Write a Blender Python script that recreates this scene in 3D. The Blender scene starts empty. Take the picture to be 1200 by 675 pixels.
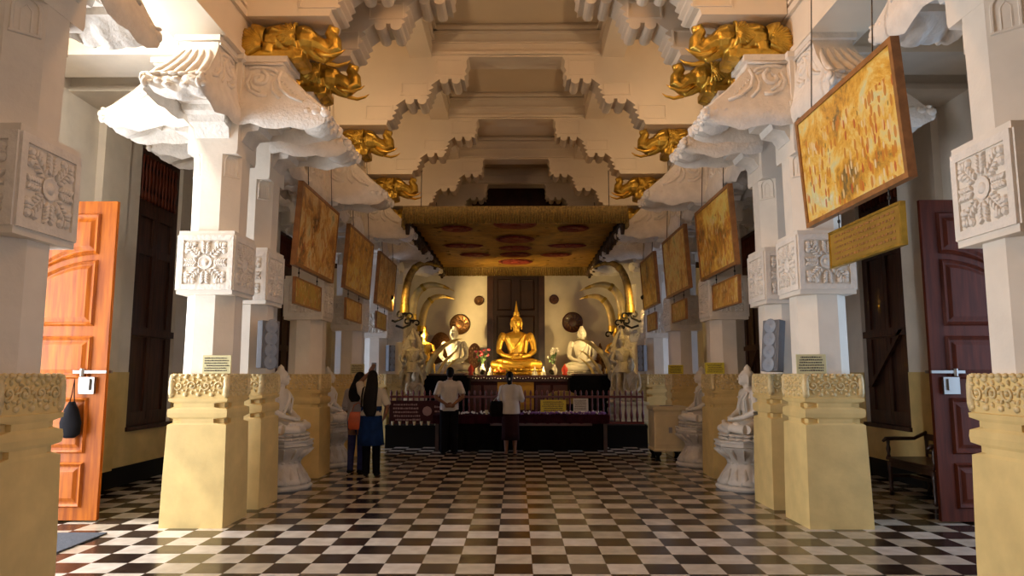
import bpy, bmesh, math, random
from mathutils import Vector, Matrix, Euler
S = bpy.context.scene
COL = S.collection
PI = math.pi
def R(a): return a*PI/180
# ------------------------------------------------------------ camera / light
cam_d = bpy.data.cameras.new('camera'); cam = bpy.data.objects.new('camera', cam_d); COL.objects.link(cam)
cam.location = (0, 0, 1.55); cam.rotation_euler = (R(90+6.94), 0, R(0.41))
cam_d.sensor_width = 36; cam_d.lens = 24.9; cam_d.clip_start = .05; cam_d.clip_end = 200
S.camera = cam
S.view_settings.view_transform = 'Standard'; S.view_settings.look = 'None'
S.view_settings.gamma = 1; S.view_settings.use_curve_mapping = False
S.view_settings.exposure = -0.45
try:
    S.cycles.use_denoising = True; S.cycles.max_bounces = 7; S.cycles.diffuse_bounces = 5
    S.cycles.sample_clamp_indirect = 4
except Exception: pass
W = bpy.data.worlds.new('world'); S.world = W; W.use_nodes = True
W.node_tree.nodes['Background'].inputs[0].default_value = (.75, .85, 1, 1)
W.node_tree.nodes['Background'].inputs[1].default_value = 1.2
WARM = (1, .66, .36); AMBER = (1, .67, .24); DAY = (.80, .90, 1)
def area(name, loc, rot, size, size_y, power, col):
    d = bpy.data.lights.new(name, 'AREA'); d.shape = 'RECTANGLE'; d.size = size; d.size_y = size_y
    d.energy = power; d.color = col
    o = bpy.data.objects.new(name, d); o.location = loc; o.rotation_euler = rot; COL.objects.link(o); return o
def spot(name, loc, target, power, col, angle=90, blend=.6, rad=.06):
    d = bpy.data.lights.new(name, 'SPOT'); d.energy = power; d.color = col
    d.spot_size = R(angle); d.spot_blend = blend; d.shadow_soft_size = rad
    o = bpy.data.objects.new(name, d); o.location = loc
    o.rotation_euler = (Vector(target)-Vector(loc)).to_track_quat('-Z', 'Y').to_euler(); COL.objects.link(o); return o
# daylight through the side doors and the far side doors
area('daylight_door_left',  (-6.6, 6.2, 1.9), (0, R(-90), 0), 3.6, 2.8, 700, (.88, .93, 1))
area('daylight_door_right', (6.6, 6.2, 1.9), (0, R(90), 0), 3.6, 2.8, 130, (.48, .70, 1))
area('daylight_far_left',  (-6.6, 15.3, 1.9), (0, R(-90), 0), 3.2, 1.6, 160, (.62, .74, 1))
area('daylight_far_right', (6.6, 15.3, 1.9), (0, R(90), 0), 3.2, 1.6, 110, (.62, .74, 1))
area('entrance_warm_fill', (0, -4.6, 2.2), (R(90), 0, 0), 4.2, 3.6, 40, (1, .55, .28))  # added fill from the entrance side, tinted orange to warm the nave
def sunlight():
    d = bpy.data.lights.new('sun', 'SUN'); d.energy = 4.5; d.angle = R(1.5); d.color = (1, .95, .88)
    o = bpy.data.objects.new('sun', d); COL.objects.link(o); o.rotation_euler = Vector((1, .22, -1.15)).to_track_quat('-Z', 'Y').to_euler()
sunlight()
def fill_light(name, loc, power, col, rad):
    d = bpy.data.lights.new(name, 'POINT'); d.energy = power; d.color = col; d.shadow_soft_size = rad
    o = bpy.data.objects.new(name, d); o.location = loc; COL.objects.link(o)
fill_light('nave_fill_light', (0, 5.7, 6.3), 165, (1, .52, .22), .18)  # added light without a fixture, warms the nave sides of the columns
fill_light('nave_front_fill_light', (0, 1.2, 6.3), 60, (1, .60, .30), .18)  # added warm fill above the camera end, no fixture
fill_light('aisle_fill_light', (-4.0, 6.35, 4.98), 170, (1, .90, .76), .12)  # added out-of-view light that brightens the left aisle wall
LAMPS = []      # (x, y) of the floodlights above the capitals, see build further down
# ------------------------------------------------------------ materials
M = {}
def nodes(name):
    m = bpy.data.materials.new(name); m.use_nodes = True; nt = m.node_tree
    return m, nt, nt.nodes['Principled BSDF']
def mat(name, col, rough=.6, metal=0, noise=0, nscale=6, bump=0, bscale=20, col2=None, spec=None, emit=None, coat=0):
    m, nt, b = nodes(name); N = nt.nodes; L = nt.links
    b.inputs['Roughness'].default_value = rough; b.inputs['Metallic'].default_value = metal
    c = (*col, 1); b.inputs['Base Color'].default_value = c
    if spec is not None: b.inputs['Specular IOR Level'].default_value = spec
    if coat: b.inputs['Coat Weight'].default_value = coat; b.inputs['Coat Roughness'].default_value = .15
    tc = N.new('ShaderNodeTexCoord')
    if noise or col2:
        n = N.new('ShaderNodeTexNoise'); n.inputs['Scale'].default_value = nscale; n.inputs['Detail'].default_value = 5
        r = N.new('ShaderNodeValToRGB'); r.color_ramp.elements[0].position = .35; r.color_ramp.elements[1].position = .65
        c2 = col2 or tuple(x*(1-noise) for x in col)
        r.color_ramp.elements[0].color = (*c2, 1); r.color_ramp.elements[1].color = c
        L.new(tc.outputs['Object'], n.inputs[0]); L.new(n.outputs[0], r.inputs[0]); L.new(r.outputs[0], b.inputs['Base Color'])
    if bump:
        n2 = N.new('ShaderNodeTexNoise'); n2.inputs['Scale'].default_value = bscale; n2.inputs['Detail'].default_value = 4
        bp = N.new('ShaderNodeBump'); bp.inputs['Strength'].default_value = bump; bp.inputs['Distance'].default_value = .02
        L.new(tc.outputs['Object'], n2.inputs[0]); L.new(n2.outputs[0], bp.inputs['Height']); L.new(bp.outputs[0], b.inputs['Normal'])
    if emit:
        b.inputs['Emission Color'].default_value = (*emit[0], 1); b.inputs['Emission Strength'].default_value = emit[1]
    M[name] = m; return m
mat('white', (.79, .715, .61), .65, noise=.10, nscale=3, bump=.12, bscale=25)
mat('carved_white', (.80, .735, .65), .6, noise=.12, nscale=8, bump=.5, bscale=28)
mat('arch_white', (.78, .68, .54), .6, noise=.06, nscale=2, bump=.08)
mat('cream', (.75, .55, .22), .5, noise=.16, nscale=4, bump=.10, bscale=18)
mat('cream_carved', (.77, .60, .30), .5, noise=.25, nscale=14, bump=.5, bscale=34)
mat('box_cream', (.72, .60, .36), .5, noise=.12, nscale=5)
mat('ceiling_paint', (.78, .66, .48), .7, noise=.05, nscale=1.5)
mat('black', (.006, .006, .006), .6, spec=.15)
mat('black_cloth', (.005, .0045, .005), .9, spec=.1, noise=.4, nscale=12, bump=.3, bscale=14)
mat('gold', (.72, .47, .08), .36, .85, noise=.35, nscale=10, bump=.35, bscale=22)
mat('gold_bright', (1.0, .60, .09), .30, .78, noise=.15, nscale=6, bump=.08, bscale=9)
mat('old_gold', (.50, .30, .07), .42, .6, noise=.5, nscale=14, bump=.5, bscale=30)
mat('gold_fabric', (.52, .28, .045), .55, .25, noise=.35, nscale=5, bump=.2, bscale=40)
mat('fringe', (.34, .23, .07), .6, .3, noise=.5, nscale=30)
mat('canopy_red', (.30, .035, .02), .6, .1, noise=.4, nscale=9)
mat('canopy_dark', (.07, .035, .015), .7, noise=.5, nscale=12, bump=.5)
mat('marble', (.82, .77, .68), .35, noise=.08, nscale=4)
mat('stone', (.66, .62, .56), .55, noise=.15, nscale=6, bump=.25)
mat('old_stone', (.56, .46, .30), .6, noise=.3, nscale=9, bump=.6, bscale=22)
mat('darkwood', (.055, .020, .011), .42, noise=.45, nscale=5, bump=.15, coat=.2)
mat('redwood', (.085, .018, .010), .4, noise=.4, nscale=6, coat=.1); mat('door_dark', (.030, .010, .007), .5, noise=.4, nscale=5)
mat('railwood', (.15, .012, .008), .4, noise=.3, nscale=8, coat=.3)
mat('maroon', (.050, .009, .010), .6, spec=.2, noise=.3, nscale=8)
mat('maroon_cloth', (.035, .006, .014), .9, spec=.1, noise=.4, nscale=9, bump=.3)
mat('frame_wood', (.34, .15, .045), .42, noise=.3, nscale=12)
mat('dark_frame', (.16, .07, .03), .42, noise=.3, nscale=12)
mat('bronze', (.30, .15, .06), .35, .8, noise=.4, nscale=20)
mat('iron', (.03, .025, .02), .4, .7)
mat('steel', (.38, .36, .34), .4, 1)
mat('speaker_grey', (.15, .15, .16), .5, noise=.1, nscale=20)
mat('cone', (.24, .27, .32), .5)
mat('ivory', (.82, .60, .22), .30, noise=.35, nscale=5)
mat('sign_yellow', (.72, .60, .05), .5)
mat('sign_cream', (.62, .56, .30), .5)
mat('sign_white', (.72, .70, .66), .5)
mat('ink', (.06, .04, .03), .6)
mat('ink_light', (.34, .20, .18), .6)
mat('flower_pink', (.75, .12, .16), .6); mat('flower_white', (.85, .80, .72), .6); mat('flower_purple', (.22, .10, .35), .6)
mat('leaf', (.05, .10, .03), .6); mat('red', (.65, .05, .02), .45); mat('orange', (.75, .22, .04), .5)
mat('skin', (.20, .095, .055), .5); mat('hair', (.005, .004, .004), .6, spec=.15)
mat('shirt_white', (.62, .60, .58), .8, noise=.12, nscale=7, bump=.4, bscale=9)
mat('shirt_grey', (.34, .33, .35), .8, noise=.15, nscale=7, bump=.4, bscale=9)
mat('shirt_cream', (.52, .48, .40), .8, noise=.12, nscale=7, bump=.3, bscale=9)
mat('jeans', (.035, .04, .13), .9, spec=.1, noise=.3, nscale=12, bump=.3); mat('blue_cloth', (.008, .028, .11), .9, spec=.1, noise=.3, nscale=9, bump=.3)
mat('trousers', (.006, .006, .008), .9, bump=.3, spec=.08); mat('skirt', (.028, .010, .012), .9, spec=.1, noise=.3, nscale=8, bump=.3)
mat('bag_orange', (.42, .075, .02), .45, noise=.2, nscale=9); mat('bag_black', (.006, .005, .006), .9, spec=.1)
mat('phone', (.02, .02, .025), .25)
mat('lamp_glass', (1, .8, .5), .3, emit=((1, .72, .4), 6))
mat('bulb_white', (.9, .9, .85), .3)
mat('mat_grey', (.05, .055, .07), .95, noise=.3, nscale=40, bump=.6, bscale=90)
# door leaf timber: grain along z
def wood(name, a, b_, rough=.35, coat=.4):
    m, nt, b = nodes(name); N = nt.nodes; L = nt.links
    tc = N.new('ShaderNodeTexCoord'); mp = N.new('ShaderNodeMapping'); mp.inputs['Scale'].default_value = (9, 9, .8)
    n = N.new('ShaderNodeTexNoise'); n.inputs['Scale'].default_value = 2.4; n.inputs['Detail'].default_value = 7
    r = N.new('ShaderNodeValToRGB'); r.color_ramp.elements[0].position = .35; r.color_ramp.elements[1].position = .7
    r.color_ramp.elements[0].color = (*a, 1); r.color_ramp.elements[1].color = (*b_, 1)
    L.new(tc.outputs['Object'], mp.inputs[0]); L.new(mp.outputs[0], n.inputs[0]); L.new(n.outputs[0], r.inputs[0]); L.new(r.outputs[0], b.inputs['Base Color'])
    b.inputs['Roughness'].default_value = rough; b.inputs['Coat Weight'].default_value = coat; b.inputs['Specular IOR Level'].default_value = .22; M[name] = m
wood('orange_wood', (.24, .050, .002), (.44, .115, .004), .5, .05); wood('brown_wood', (.070, .012, .004), (.13, .024, .008), .5, .0); wood('shutter_wood', (.035, .014, .008), (.075, .027, .015), .5, .1)
def floor_mat():
    m, nt, b = nodes('floor_tiles'); N = nt.nodes; L = nt.links
    g = N.new('ShaderNodeNewGeometry'); mp = N.new('ShaderNodeMapping')
    s = 1/.3040; mp.inputs['Scale'].default_value = (s, s, 1)
    mp.inputs['Location'].default_value = (.181*s, -(5.763 % .608)*s, 0)
    L.new(g.outputs['Position'], mp.inputs[0])
    sp = N.new('ShaderNodeSeparateXYZ'); L.new(mp.outputs[0], sp.inputs[0])
    def mth(op, a, b2=None, c=None):
        n = N.new('ShaderNodeMath'); n.operation = op
        for i, v in enumerate((a, b2, c)):
            if v is None: continue
            if isinstance(v, (int, float)): n.inputs[i].default_value = v
            else: L.new(v, n.inputs[i])
        return n.outputs[0]
    fx = mth('FLOOR', sp.outputs[0]); fy = mth('FLOOR', sp.outputs[1])
    par = mth('FLOORED_MODULO', mth('ADD', fx, fy), 2)
    cb = N.new('ShaderNodeCombineXYZ'); L.new(fx, cb.inputs[0]); L.new(fy, cb.inputs[1])
    wn = N.new('ShaderNodeTexWhiteNoise'); wn.noise_dimensions = '3D'; L.new(cb.outputs[0], wn.inputs[0])
    # light and dark stones vary from tile to tile
    r1 = N.new('ShaderNodeValToRGB'); e = r1.color_ramp.elements; e[0].color = (.36, .29, .21, 1); e[1].color = (.58, .51, .44, 1)
    x = r1.color_ramp.elements.new(.1); x.color = (.44, .37, .28, 1); x = r1.color_ramp.elements.new(.5); x.color = (.52, .45, .37, 1)
    r2 = N.new('ShaderNodeValToRGB'); e = r2.color_ramp.elements; e[0].color = (.016, .010, .008, 1); e[1].color = (.09, .065, .045, 1)
    x = r2.color_ramp.elements.new(.8); x.color = (.028, .016, .012, 1)
    L.new(wn.outputs[0], r1.inputs[0]); L.new(wn.outputs[0], r2.inputs[0])
    mx = N.new('ShaderNodeMix'); mx.data_type = 'RGBA'; L.new(par, mx.inputs[0]); L.new(r2.outputs[0], mx.inputs[6]); L.new(r1.outputs[0], mx.inputs[7])
    ns = N.new('ShaderNodeTexNoise'); ns.inputs['Scale'].default_value = 7; ns.inputs['Detail'].default_value = 6; L.new(g.outputs['Position'], ns.inputs[0])
    mr = N.new('ShaderNodeMapRange'); mr.inputs[1].default_value = .3; mr.inputs[2].default_value = .7; mr.inputs[3].default_value = .82; mr.inputs[4].default_value = 1.08; L.new(ns.outputs[0], mr.inputs[0])
    # joints
    frx = mth('FRACT', sp.outputs[0]); fry = mth('FRACT', sp.outputs[1])
    jx = mth('MINIMUM', frx, mth('SUBTRACT', 1, frx)); jy = mth('MINIMUM', fry, mth('SUBTRACT', 1, fry))
    jt = mth('GREATER_THAN', mth('MINIMUM', jx, jy), .008)
    mul = N.new('ShaderNodeVectorMath'); mul.operation = 'SCALE'; L.new(mx.outputs[2], mul.inputs[0])
    L.new(mth('MULTIPLY', mr.outputs[0], mth('MULTIPLY_ADD', jt, .5, .5)), mul.inputs[3])
    L.new(mul.outputs[0], b.inputs['Base Color'])
    rr = mth('MULTIPLY_ADD', ns.outputs[0], .22, .10); L.new(rr, b.inputs['Roughness'])
    bp = N.new('ShaderNodeBump'); bp.inputs['Strength'].default_value = .12; bp.inputs['Distance'].default_value = .01
    n3 = N.new('ShaderNodeTexNoise'); n3.inputs['Scale'].default_value = 3; L.new(g.outputs['Position'], n3.inputs[0]); L.new(n3.outputs[0], bp.inputs['Height']); L.new(bp.outputs[0], b.inputs['Normal'])
    M['floor'] = m
floor_mat()
def painting_mat(name, seed, cols, vs=(1, 7, 5)):
    m, nt, b = nodes(name); N = nt.nodes; L = nt.links
    tc = N.new('ShaderNodeTexCoord'); mp = N.new('ShaderNodeMapping'); mp.inputs['Location'].default_value = (seed*3.7, seed*1.9, seed*5.1)
    L.new(tc.outputs['Object'], mp.inputs[0])
    n = N.new('ShaderNodeTexNoise'); n.inputs['Scale'].default_value = 2.3; n.inputs['Detail'].default_value = 12; n.inputs['Roughness'].default_value = .72; n.inputs['Distortion'].default_value = .4
    L.new(mp.outputs[0], n.inputs[0])
    r = N.new('ShaderNodeValToRGB'); cr = r.color_ramp; cr.elements[0].position = .36; cr.elements[1].position = .66
    cr.elements[0].color = (*cols[0], 1); cr.elements[1].color = (*cols[-1], 1)
    for i, c in enumerate(cols[1:-1]):
        e = cr.elements.new(.36+.30*(i+1)/(len(cols)-1)); e.color = (*c, 1)
    L.new(n.outputs[0], r.inputs[0])
    # upright robed figures in rows over the lower two thirds of the scene
    m2 = N.new('ShaderNodeMapping'); m2.inputs['Scale'].default_value = (0, vs[1]*3.0, vs[2]*1.6); m2.inputs['Location'].default_value = (0, seed*2.3, seed*1.3)
    L.new(tc.outputs['Object'], m2.inputs[0])
    v = N.new('ShaderNodeTexVoronoi'); v.inputs['Scale'].default_value = 1; v.inputs['Randomness'].default_value = .8; L.new(m2.outputs[0], v.inputs[0])
    lt = N.new('ShaderNodeMath'); lt.operation = 'LESS_THAN'; lt.inputs[1].default_value = .42; L.new(v.outputs['Distance'], lt.inputs[0])
    vr = N.new('ShaderNodeValToRGB'); vr.color_ramp.interpolation = 'CONSTANT'; e = vr.color_ramp.elements
    e[0].color = (.55, .20, .03, 1); e[1].position = .22; e[1].color = (.72, .52, .24, 1)
    for p, c in ((.5, (.70, .28, .03)), (.68, (.20, .14, .04)), (.8, (.75, .62, .38)), (.92, (.50, .10, .03))):
        x = e.new(p); x.color = (*c, 1)
    sc = N.new('ShaderNodeSeparateColor'); L.new(v.outputs['Color'], sc.inputs[0]); L.new(sc.outputs[0], vr.inputs[0])
    sx = N.new('ShaderNodeSeparateXYZ'); L.new(tc.outputs['Object'], sx.inputs[0])
    mz = N.new('ShaderNodeMath'); mz.operation = 'LESS_THAN'; mz.inputs[1].default_value = .84; L.new(sx.outputs[2], mz.inputs[0])
    n4 = N.new('ShaderNodeTexNoise'); n4.inputs['Scale'].default_value = 2.2; L.new(mp.outputs[0], n4.inputs[0])
    g4 = N.new('ShaderNodeMath'); g4.operation = 'GREATER_THAN'; g4.inputs[1].default_value = .40; L.new(n4.outputs[0], g4.inputs[0])
    a = N.new('ShaderNodeMath'); a.operation = 'MULTIPLY'; L.new(lt.outputs[0], a.inputs[0]); L.new(mz.outputs[0], a.inputs[1])
    a2 = N.new('ShaderNodeMath'); a2.operation = 'MULTIPLY'; L.new(a.outputs[0], a2.inputs[0]); L.new(g4.outputs[0], a2.inputs[1])
    a3 = N.new('ShaderNodeMath'); a3.operation = 'MULTIPLY'; a3.inputs[1].default_value = .85; L.new(a2.outputs[0], a3.inputs[0])
    mx = N.new('ShaderNodeMix'); mx.data_type = 'RGBA'; L.new(a3.outputs[0], mx.inputs[0]); L.new(r.outputs[0], mx.inputs[6]); L.new(vr.outputs[0], mx.inputs[7])
    L.new(mx.outputs[2], b.inputs['Base Color']); b.inputs['Roughness'].default_value = .35; M[name] = m
# ------------------------------------------------------------ mesh helpers
class MB:
    def __init__(s): s.bm = bmesh.new()
    def box(s, x0, x1, y0, y1, z0, z1, mx=None):
        v = [s.bm.verts.new(p) for p in ((x0,y0,z0),(x1,y0,z0),(x1,y1,z0),(x0,y1,z0),(x0,y0,z1),(x1,y0,z1),(x1,y1,z1),(x0,y1,z1))]
        for f in ((0,3,2,1),(4,5,6,7),(0,1,5,4),(1,2,6,5),(2,3,7,6),(3,0,4,7)): s.bm.faces.new([v[i] for i in f])
        if mx: bmesh.ops.transform(s.bm, matrix=mx, verts=v)
        return s
    def rings(s, rings, cap=True, closed=True, mx=None):
        V = [[s.bm.verts.new(p) for p in r] for r in rings]; n = len(V[0])
        for a, b in zip(V, V[1:]):
            for i in range(n if closed else n-1):
                j = (i+1) % n
                try: s.bm.faces.new((a[i], a[j], b[j], b[i]))
                except ValueError: pass
        if cap and closed:
            s.bm.faces.new(list(reversed(V[0]))); s.bm.faces.new(V[-1])
        if mx: bmesh.ops.transform(s.bm, matrix=mx, verts=[v for r in V for v in r])
        return s
    def lathe(s, prof, n=20, c=(0,0,0), ph=0, mx=None, sy=1):
        return s.rings([[(c[0]+r*math.cos(2*PI*i/n+ph), c[1]+sy*r*math.sin(2*PI*i/n+ph), c[2]+z) for i in range(n)] for r, z in prof], mx=mx)
    def sq(s, prof, c=(0,0,0)):      # square-section tower: (half, z)
        return s.rings([[(c[0]-h,c[1]-h,c[2]+z),(c[0]+h,c[1]-h,c[2]+z),(c[0]+h,c[1]+h,c[2]+z),(c[0]-h,c[1]+h,c[2]+z)] for h, z in prof])
    def tube(s, pts, rad, n=8, flat=1, up=(0,0,1), mx=None):
        pts = [Vector(p) for p in pts]
        if not isinstance(rad, (list, tuple)): rad = [rad]*len(pts)
        rg = []; prev = None
        for i, p in enumerate(pts):
            t = (pts[min(i+1, len(pts)-1)]-pts[max(i-1, 0)])
            if t.length < 1e-9: t = Vector((0,0,1))
            t.normalize()
            if prev is None:
                u = Vector(up)
                if abs(t.dot(u)) > .95: u = Vector((0,1,0)) if abs(t.y) < .9 else Vector((1,0,0))
                a = t.cross(u).normalized()
            else:
                a = (prev - t*prev.dot(t))
                a = a.normalized() if a.length > 1e-6 else t.orthogonal().normalized()
            prev = a; b = t.cross(a).normalized(); r = rad[i]
            rx, ry = (r if isinstance(r, tuple) else (r, r*flat))
            rg.append([p+a*rx*math.cos(2*PI*k/n)+b*ry*math.sin(2*PI*k/n) for k in range(n)])
        return s.rings(rg, mx=mx)
    def ell(s, c, r, rot=None, n=12, mx=None):
        m = Matrix.Translation(c) @ (Euler(rot).to_matrix().to_4x4() if rot else Matrix()) @ Matrix.Diagonal((*r, 1))
        if mx: m = mx @ m
        bmesh.ops.create_uvsphere(s.bm, u_segments=n, v_segments=max(5, n//2+1), radius=1, matrix=m); return s
    def prism(s, pts, a0, a1, axis='Y', mx=None):
        def P(p, a): return {'Y': (p[0], a, p[1]), 'X': (a, p[0], p[1]), 'Z': (p[0], p[1], a)}[axis]
        A = [s.bm.verts.new(P(p, a0)) for p in pts]; B = [s.bm.verts.new(P(p, a1)) for p in pts]; n = len(pts)
        s.bm.faces.new(A); s.bm.faces.new(list(reversed(B)))
        for i in range(n): j = (i+1) % n; s.bm.faces.new((A[i], B[i], B[j], A[j]))
        if mx: bmesh.ops.transform(s.bm, matrix=mx, verts=A+B)
        return s
    def build(s, name, m, parent=None, smooth=False, remesh=0, sm_it=0, bevel=0, loc=None, angle=None):
        bm = s.bm
        bmesh.ops.recalc_face_normals(bm, faces=bm.faces)
        me = bpy.data.meshes.new(name); bm.to_mesh(me); bm.free()
        o = bpy.data.objects.new(name, me); COL.objects.link(o)
        if remesh or bevel:
            if bevel:
                md = o.modifiers.new('b', 'BEVEL'); md.width = bevel; md.segments = 2; md.limit_method = 'ANGLE'; md.angle_limit = R(40)
            if remesh:
                md = o.modifiers.new('r', 'REMESH'); md.mode = 'VOXEL'; md.voxel_size = remesh; md.use_smooth_shade = True
                if sm_it: md = o.modifiers.new('s', 'SMOOTH'); md.iterations = sm_it; md.factor = .5
            dg = bpy.context.evaluated_depsgraph_get(); dg.update()
            nm = bpy.data.meshes.new_from_object(o.evaluated_get(dg)); o.modifiers.clear(); o.data = nm; me = nm; nm.name = name
        me.materials.clear(); me.materials.append(M[m] if isinstance(m, str) else m)
        if smooth or remesh:
            for p in me.polygons: p.use_smooth = True
            if angle and not remesh:
                try: me.set_sharp_from_angle(angle=R(angle))
                except Exception: pass
        if parent: o.parent = parent
        if loc: o.location = loc
        return o
def thing(name, label, cat, loc=(0,0,0), rz=0, group=None, scale=1):
    o = bpy.data.objects.new(name, None); COL.objects.link(o); o.empty_display_size = .1
    o.location = loc; o.rotation_euler = (0,0,rz); o.scale = (scale,)*3 if not isinstance(scale, tuple) else scale
    o['label'] = label; o['category'] = cat
    if group: o['group'] = group
    return o
def tag(o, label, cat, group=None):
    o['label'] = label; o['category'] = cat
    if group: o['group'] = group
    return o
def struct(o): o['kind'] = 'structure'; return o
def copy_tree(o, parent=None):
    c = o.copy(); COL.objects.link(c)
    if parent: c.parent = parent
    for ch in list(o.children): copy_tree(ch, c)
    return c
def dup(root, label, loc, rz=0, scale=None):
    c = copy_tree(root); c['label'] = label; c.location = loc; c.rotation_euler = (0,0,rz)
    if scale: c.scale = scale if isinstance(scale, tuple) else (scale,)*3
    return c
def arc(cx, cz, r, a0, a1, n, r1=None):
    r1 = r if r1 is None else r1
    return [(cx+(r+(r1-r)*i/n)*math.cos(R(a0+(a1-a0)*i/n)), cz+(r+(r1-r)*i/n)*math.sin(R(a0+(a1-a0)*i/n))) for i in range(n+1)]
def face_mx(k, half, cz=0):   # local (u, v, n) -> face k of a square column: x=u, y=n outward, z=v
    return Matrix.Rotation(k*PI/2, 4, 'Z') @ Matrix.Translation((0, -half, cz)) @ Matrix(((1,0,0,0),(0,0,-1,0),(0,1,0,0),(0,0,0,1)))
# ------------------------------------------------------------ structure
CEIL = 7.25; Y0 = -4.0; YB = 21.3; WX = 5.58; AC = 5.62
struct(MB().box(-9, 9, Y0-3, YB+.4, -.2, 0).build('floor', 'floor'))
struct(MB().box(-3.7, 3.7, Y0, YB+.3, CEIL, CEIL+.2).build('ceiling', 'ceiling_paint'))
for s in (-1, 1):
    struct(MB().box(min(s*3.55, s*6.0), max(s*3.55, s*6.0), Y0, YB+.3, AC, AC+.2).build('ceiling', 'ceiling_paint'))
# side walls with the two doors and the tall shuttered windows
DOORS = [(4.55, 7.62, 3.62), (14.6, 16.0, 3.3)]; WINS = [(10.2, 11.5), (13.0, 14.1), (16.4, 17.6)]
def side_wall(s, name):
    b = MB(); x0, x1 = sorted((s*WX, s*(WX+.35)))
    y = Y0
    ops = sorted([(a, c, 0, h) for a, c, h in DOORS]+[(a, c, .78, 4.95) for a, c in WINS])
    for a, c, z0, z1 in ops:
        b.box(x0, x1, y, a, 0, AC)
        if z0 > 0: b.box(x0, x1, a, c, 0, z0)
        b.box(x0, x1, a, c, z1, AC); y = c
    b.box(x0, x1, y, YB+.3, 0, AC)
    struct(b.build(name, 'white'))
    # painted dado as a thin render coat, proud of the wall
    b = MB(); xi = s*WX; xa, xb = sorted((xi, xi-s*.012)); y = Y0
    for a, c, z0, z1 in ops:
        b.box(xa, xb, y, a, .26, 1.58)
        if z0 > 0: b.box(xa, xb, a, c, .26, z0)
        y = c
    b.box(xa, xb, y, YB, .26, 1.58); struct(b.build('trim_'+('1' if s < 0 else '2'), 'cream'))
    b = MB(); xa, xb = sorted((xi, xi-s*.03)); y = Y0
    for a, c, h in DOORS: b.box(xa, xb, y, a, 0, .26); y = c
    b.box(xa, xb, y, YB, 0, .26); struct(b.build('baseboard_'+('left' if s < 0 else 'right'), 'black'))
    # wall piers
    for i, yy in enumerate((9.1, 12.3)):
        xa, xb = sorted((xi, xi-s*.10))
        o = struct(MB().box(xa, xb, yy-.0, yy+.62, 1.58, AC).build('trim_%d' % (3+i+(0 if s < 0 else 2)), 'white'))
        xa, xb = sorted((xi, xi-s*.115)); struct(MB().box(xa, xb, yy, yy+.63, .26, 1.58).build('trim_%d' % (7+i+(0 if s < 0 else 2)), 'cream'))
side_wall(-1, 'wall_left'); side_wall(1, 'wall_right')
# back wall; upper part coloured dark to imitate the unlit space over the canopy
struct(MB().box(-6, 6, YB, YB+.3, 0, 4.75).build('wall_back', 'white'))
struct(MB().box(-6, 6, YB, YB+.3, 4.75, CEIL).build('wall_back_upper', 'darkwood'))
# front wall behind the camera with the entrance
struct(MB().box(-6, -2.2, Y0-.3, Y0, 0, CEIL).box(2.2, 6, Y0-.3, Y0, 0, CEIL).box(-2.2, 2.2, Y0-.3, Y0, 4.2, CEIL).build('wall_front', 'white'))
# clerestory walls above the colonnades
for s, nm in ((-1, 'wall_clerestory_left'), (1, 'wall_clerestory_right')):
    x0, x1 = sorted((s*3.06, s*3.56))
    b = MB().box(x0, x1, Y0, YB, 5.05, CEIL)
    xa, xb = sorted((s*3.06, s*3.02))
    for z0, z1 in ((5.05, 5.12), (5.52, 5.60), (5.64, 5.68)): b.box(xa, xb, Y0, YB, z0, z1)
    xa, xb = sorted((s*3.56, s*3.60))
    for z0, z1 in ((5.05, 5.12), (5.5, 5.6)): b.box(xa, xb, Y0, YB, z0, z1)
    struct(b.build(nm, 'arch_white'))
# longitudinal ceiling beams
for i, s in enumerate((-1, 1)):
    x0, x1 = sorted((s*1.38, s*1.74))
    b = MB().box(x0, x1, Y0, YB, 6.66, CEIL); b.box(x0-.04, x1+.04, Y0, YB, 6.95, 7.0); b.box(x0-.07, x1+.07, Y0, YB, 7.12, 7.17)
    struct(b.build('trim_%d' % (11+i), 'arch_white'))
# ------------------------------------------------------------ columns
LX, RX = -3.31, 3.27
CY = [4.43, 7.71, 8.72, 11.2, 14.02, 16.7, 18.95]
def leaf(b, u, v, L, w, ang, h, mx):
    m = mx @ Matrix.Translation((u, v, 0)) @ Matrix.Rotation(R(ang), 4, 'Z')
    b.ell((L/2, 0, 0), (L/2, w, h), mx=m, n=8)
def carving_box(b, mx, half):
    # raised border, eight-armed flower, lobed leaf in every corner
    a, c = half*.99, half*.80
    for x0, x1, y0, y1 in ((-a, a, c, a), (-a, a, -a, -c), (-a, -c, -c, c), (c, a, -c, c)): b.box(x0, x1, y0, y1, 0, .018, mx)
    b.ell((0, 0, 0), (.045, .045, .028), mx=mx, n=10); b.lathe([(.062, 0), (.078, .014), (.070, .018), (.055, .012)], 14, mx=mx)
    for k in range(8):
        d = 45*k; Lg = c*.92 if k % 2 == 0 else c*1.1
        for i in range(5):
            t = .09+(Lg-.11)*i/4.5; w = .030*(1-.09*i)
            for sd in (-1, 1):
                leaf(b, t*math.cos(R(d)), t*math.sin(R(d)), .066, .016, d+sd*48, .028, mx)
        leaf(b, .06*math.cos(R(d)), .06*math.sin(R(d)), Lg-.06, .010, d, .016, mx)
    for sx in (-1, 1):
        for sy in (-1, 1):
            for dx, dy in ((.045, .045), (.115, .04), (.04, .115)):
                b.ell((sx*(c-dx), sy*(c-dy), 0), (.032, .032, .028), mx=mx, n=8)
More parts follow.
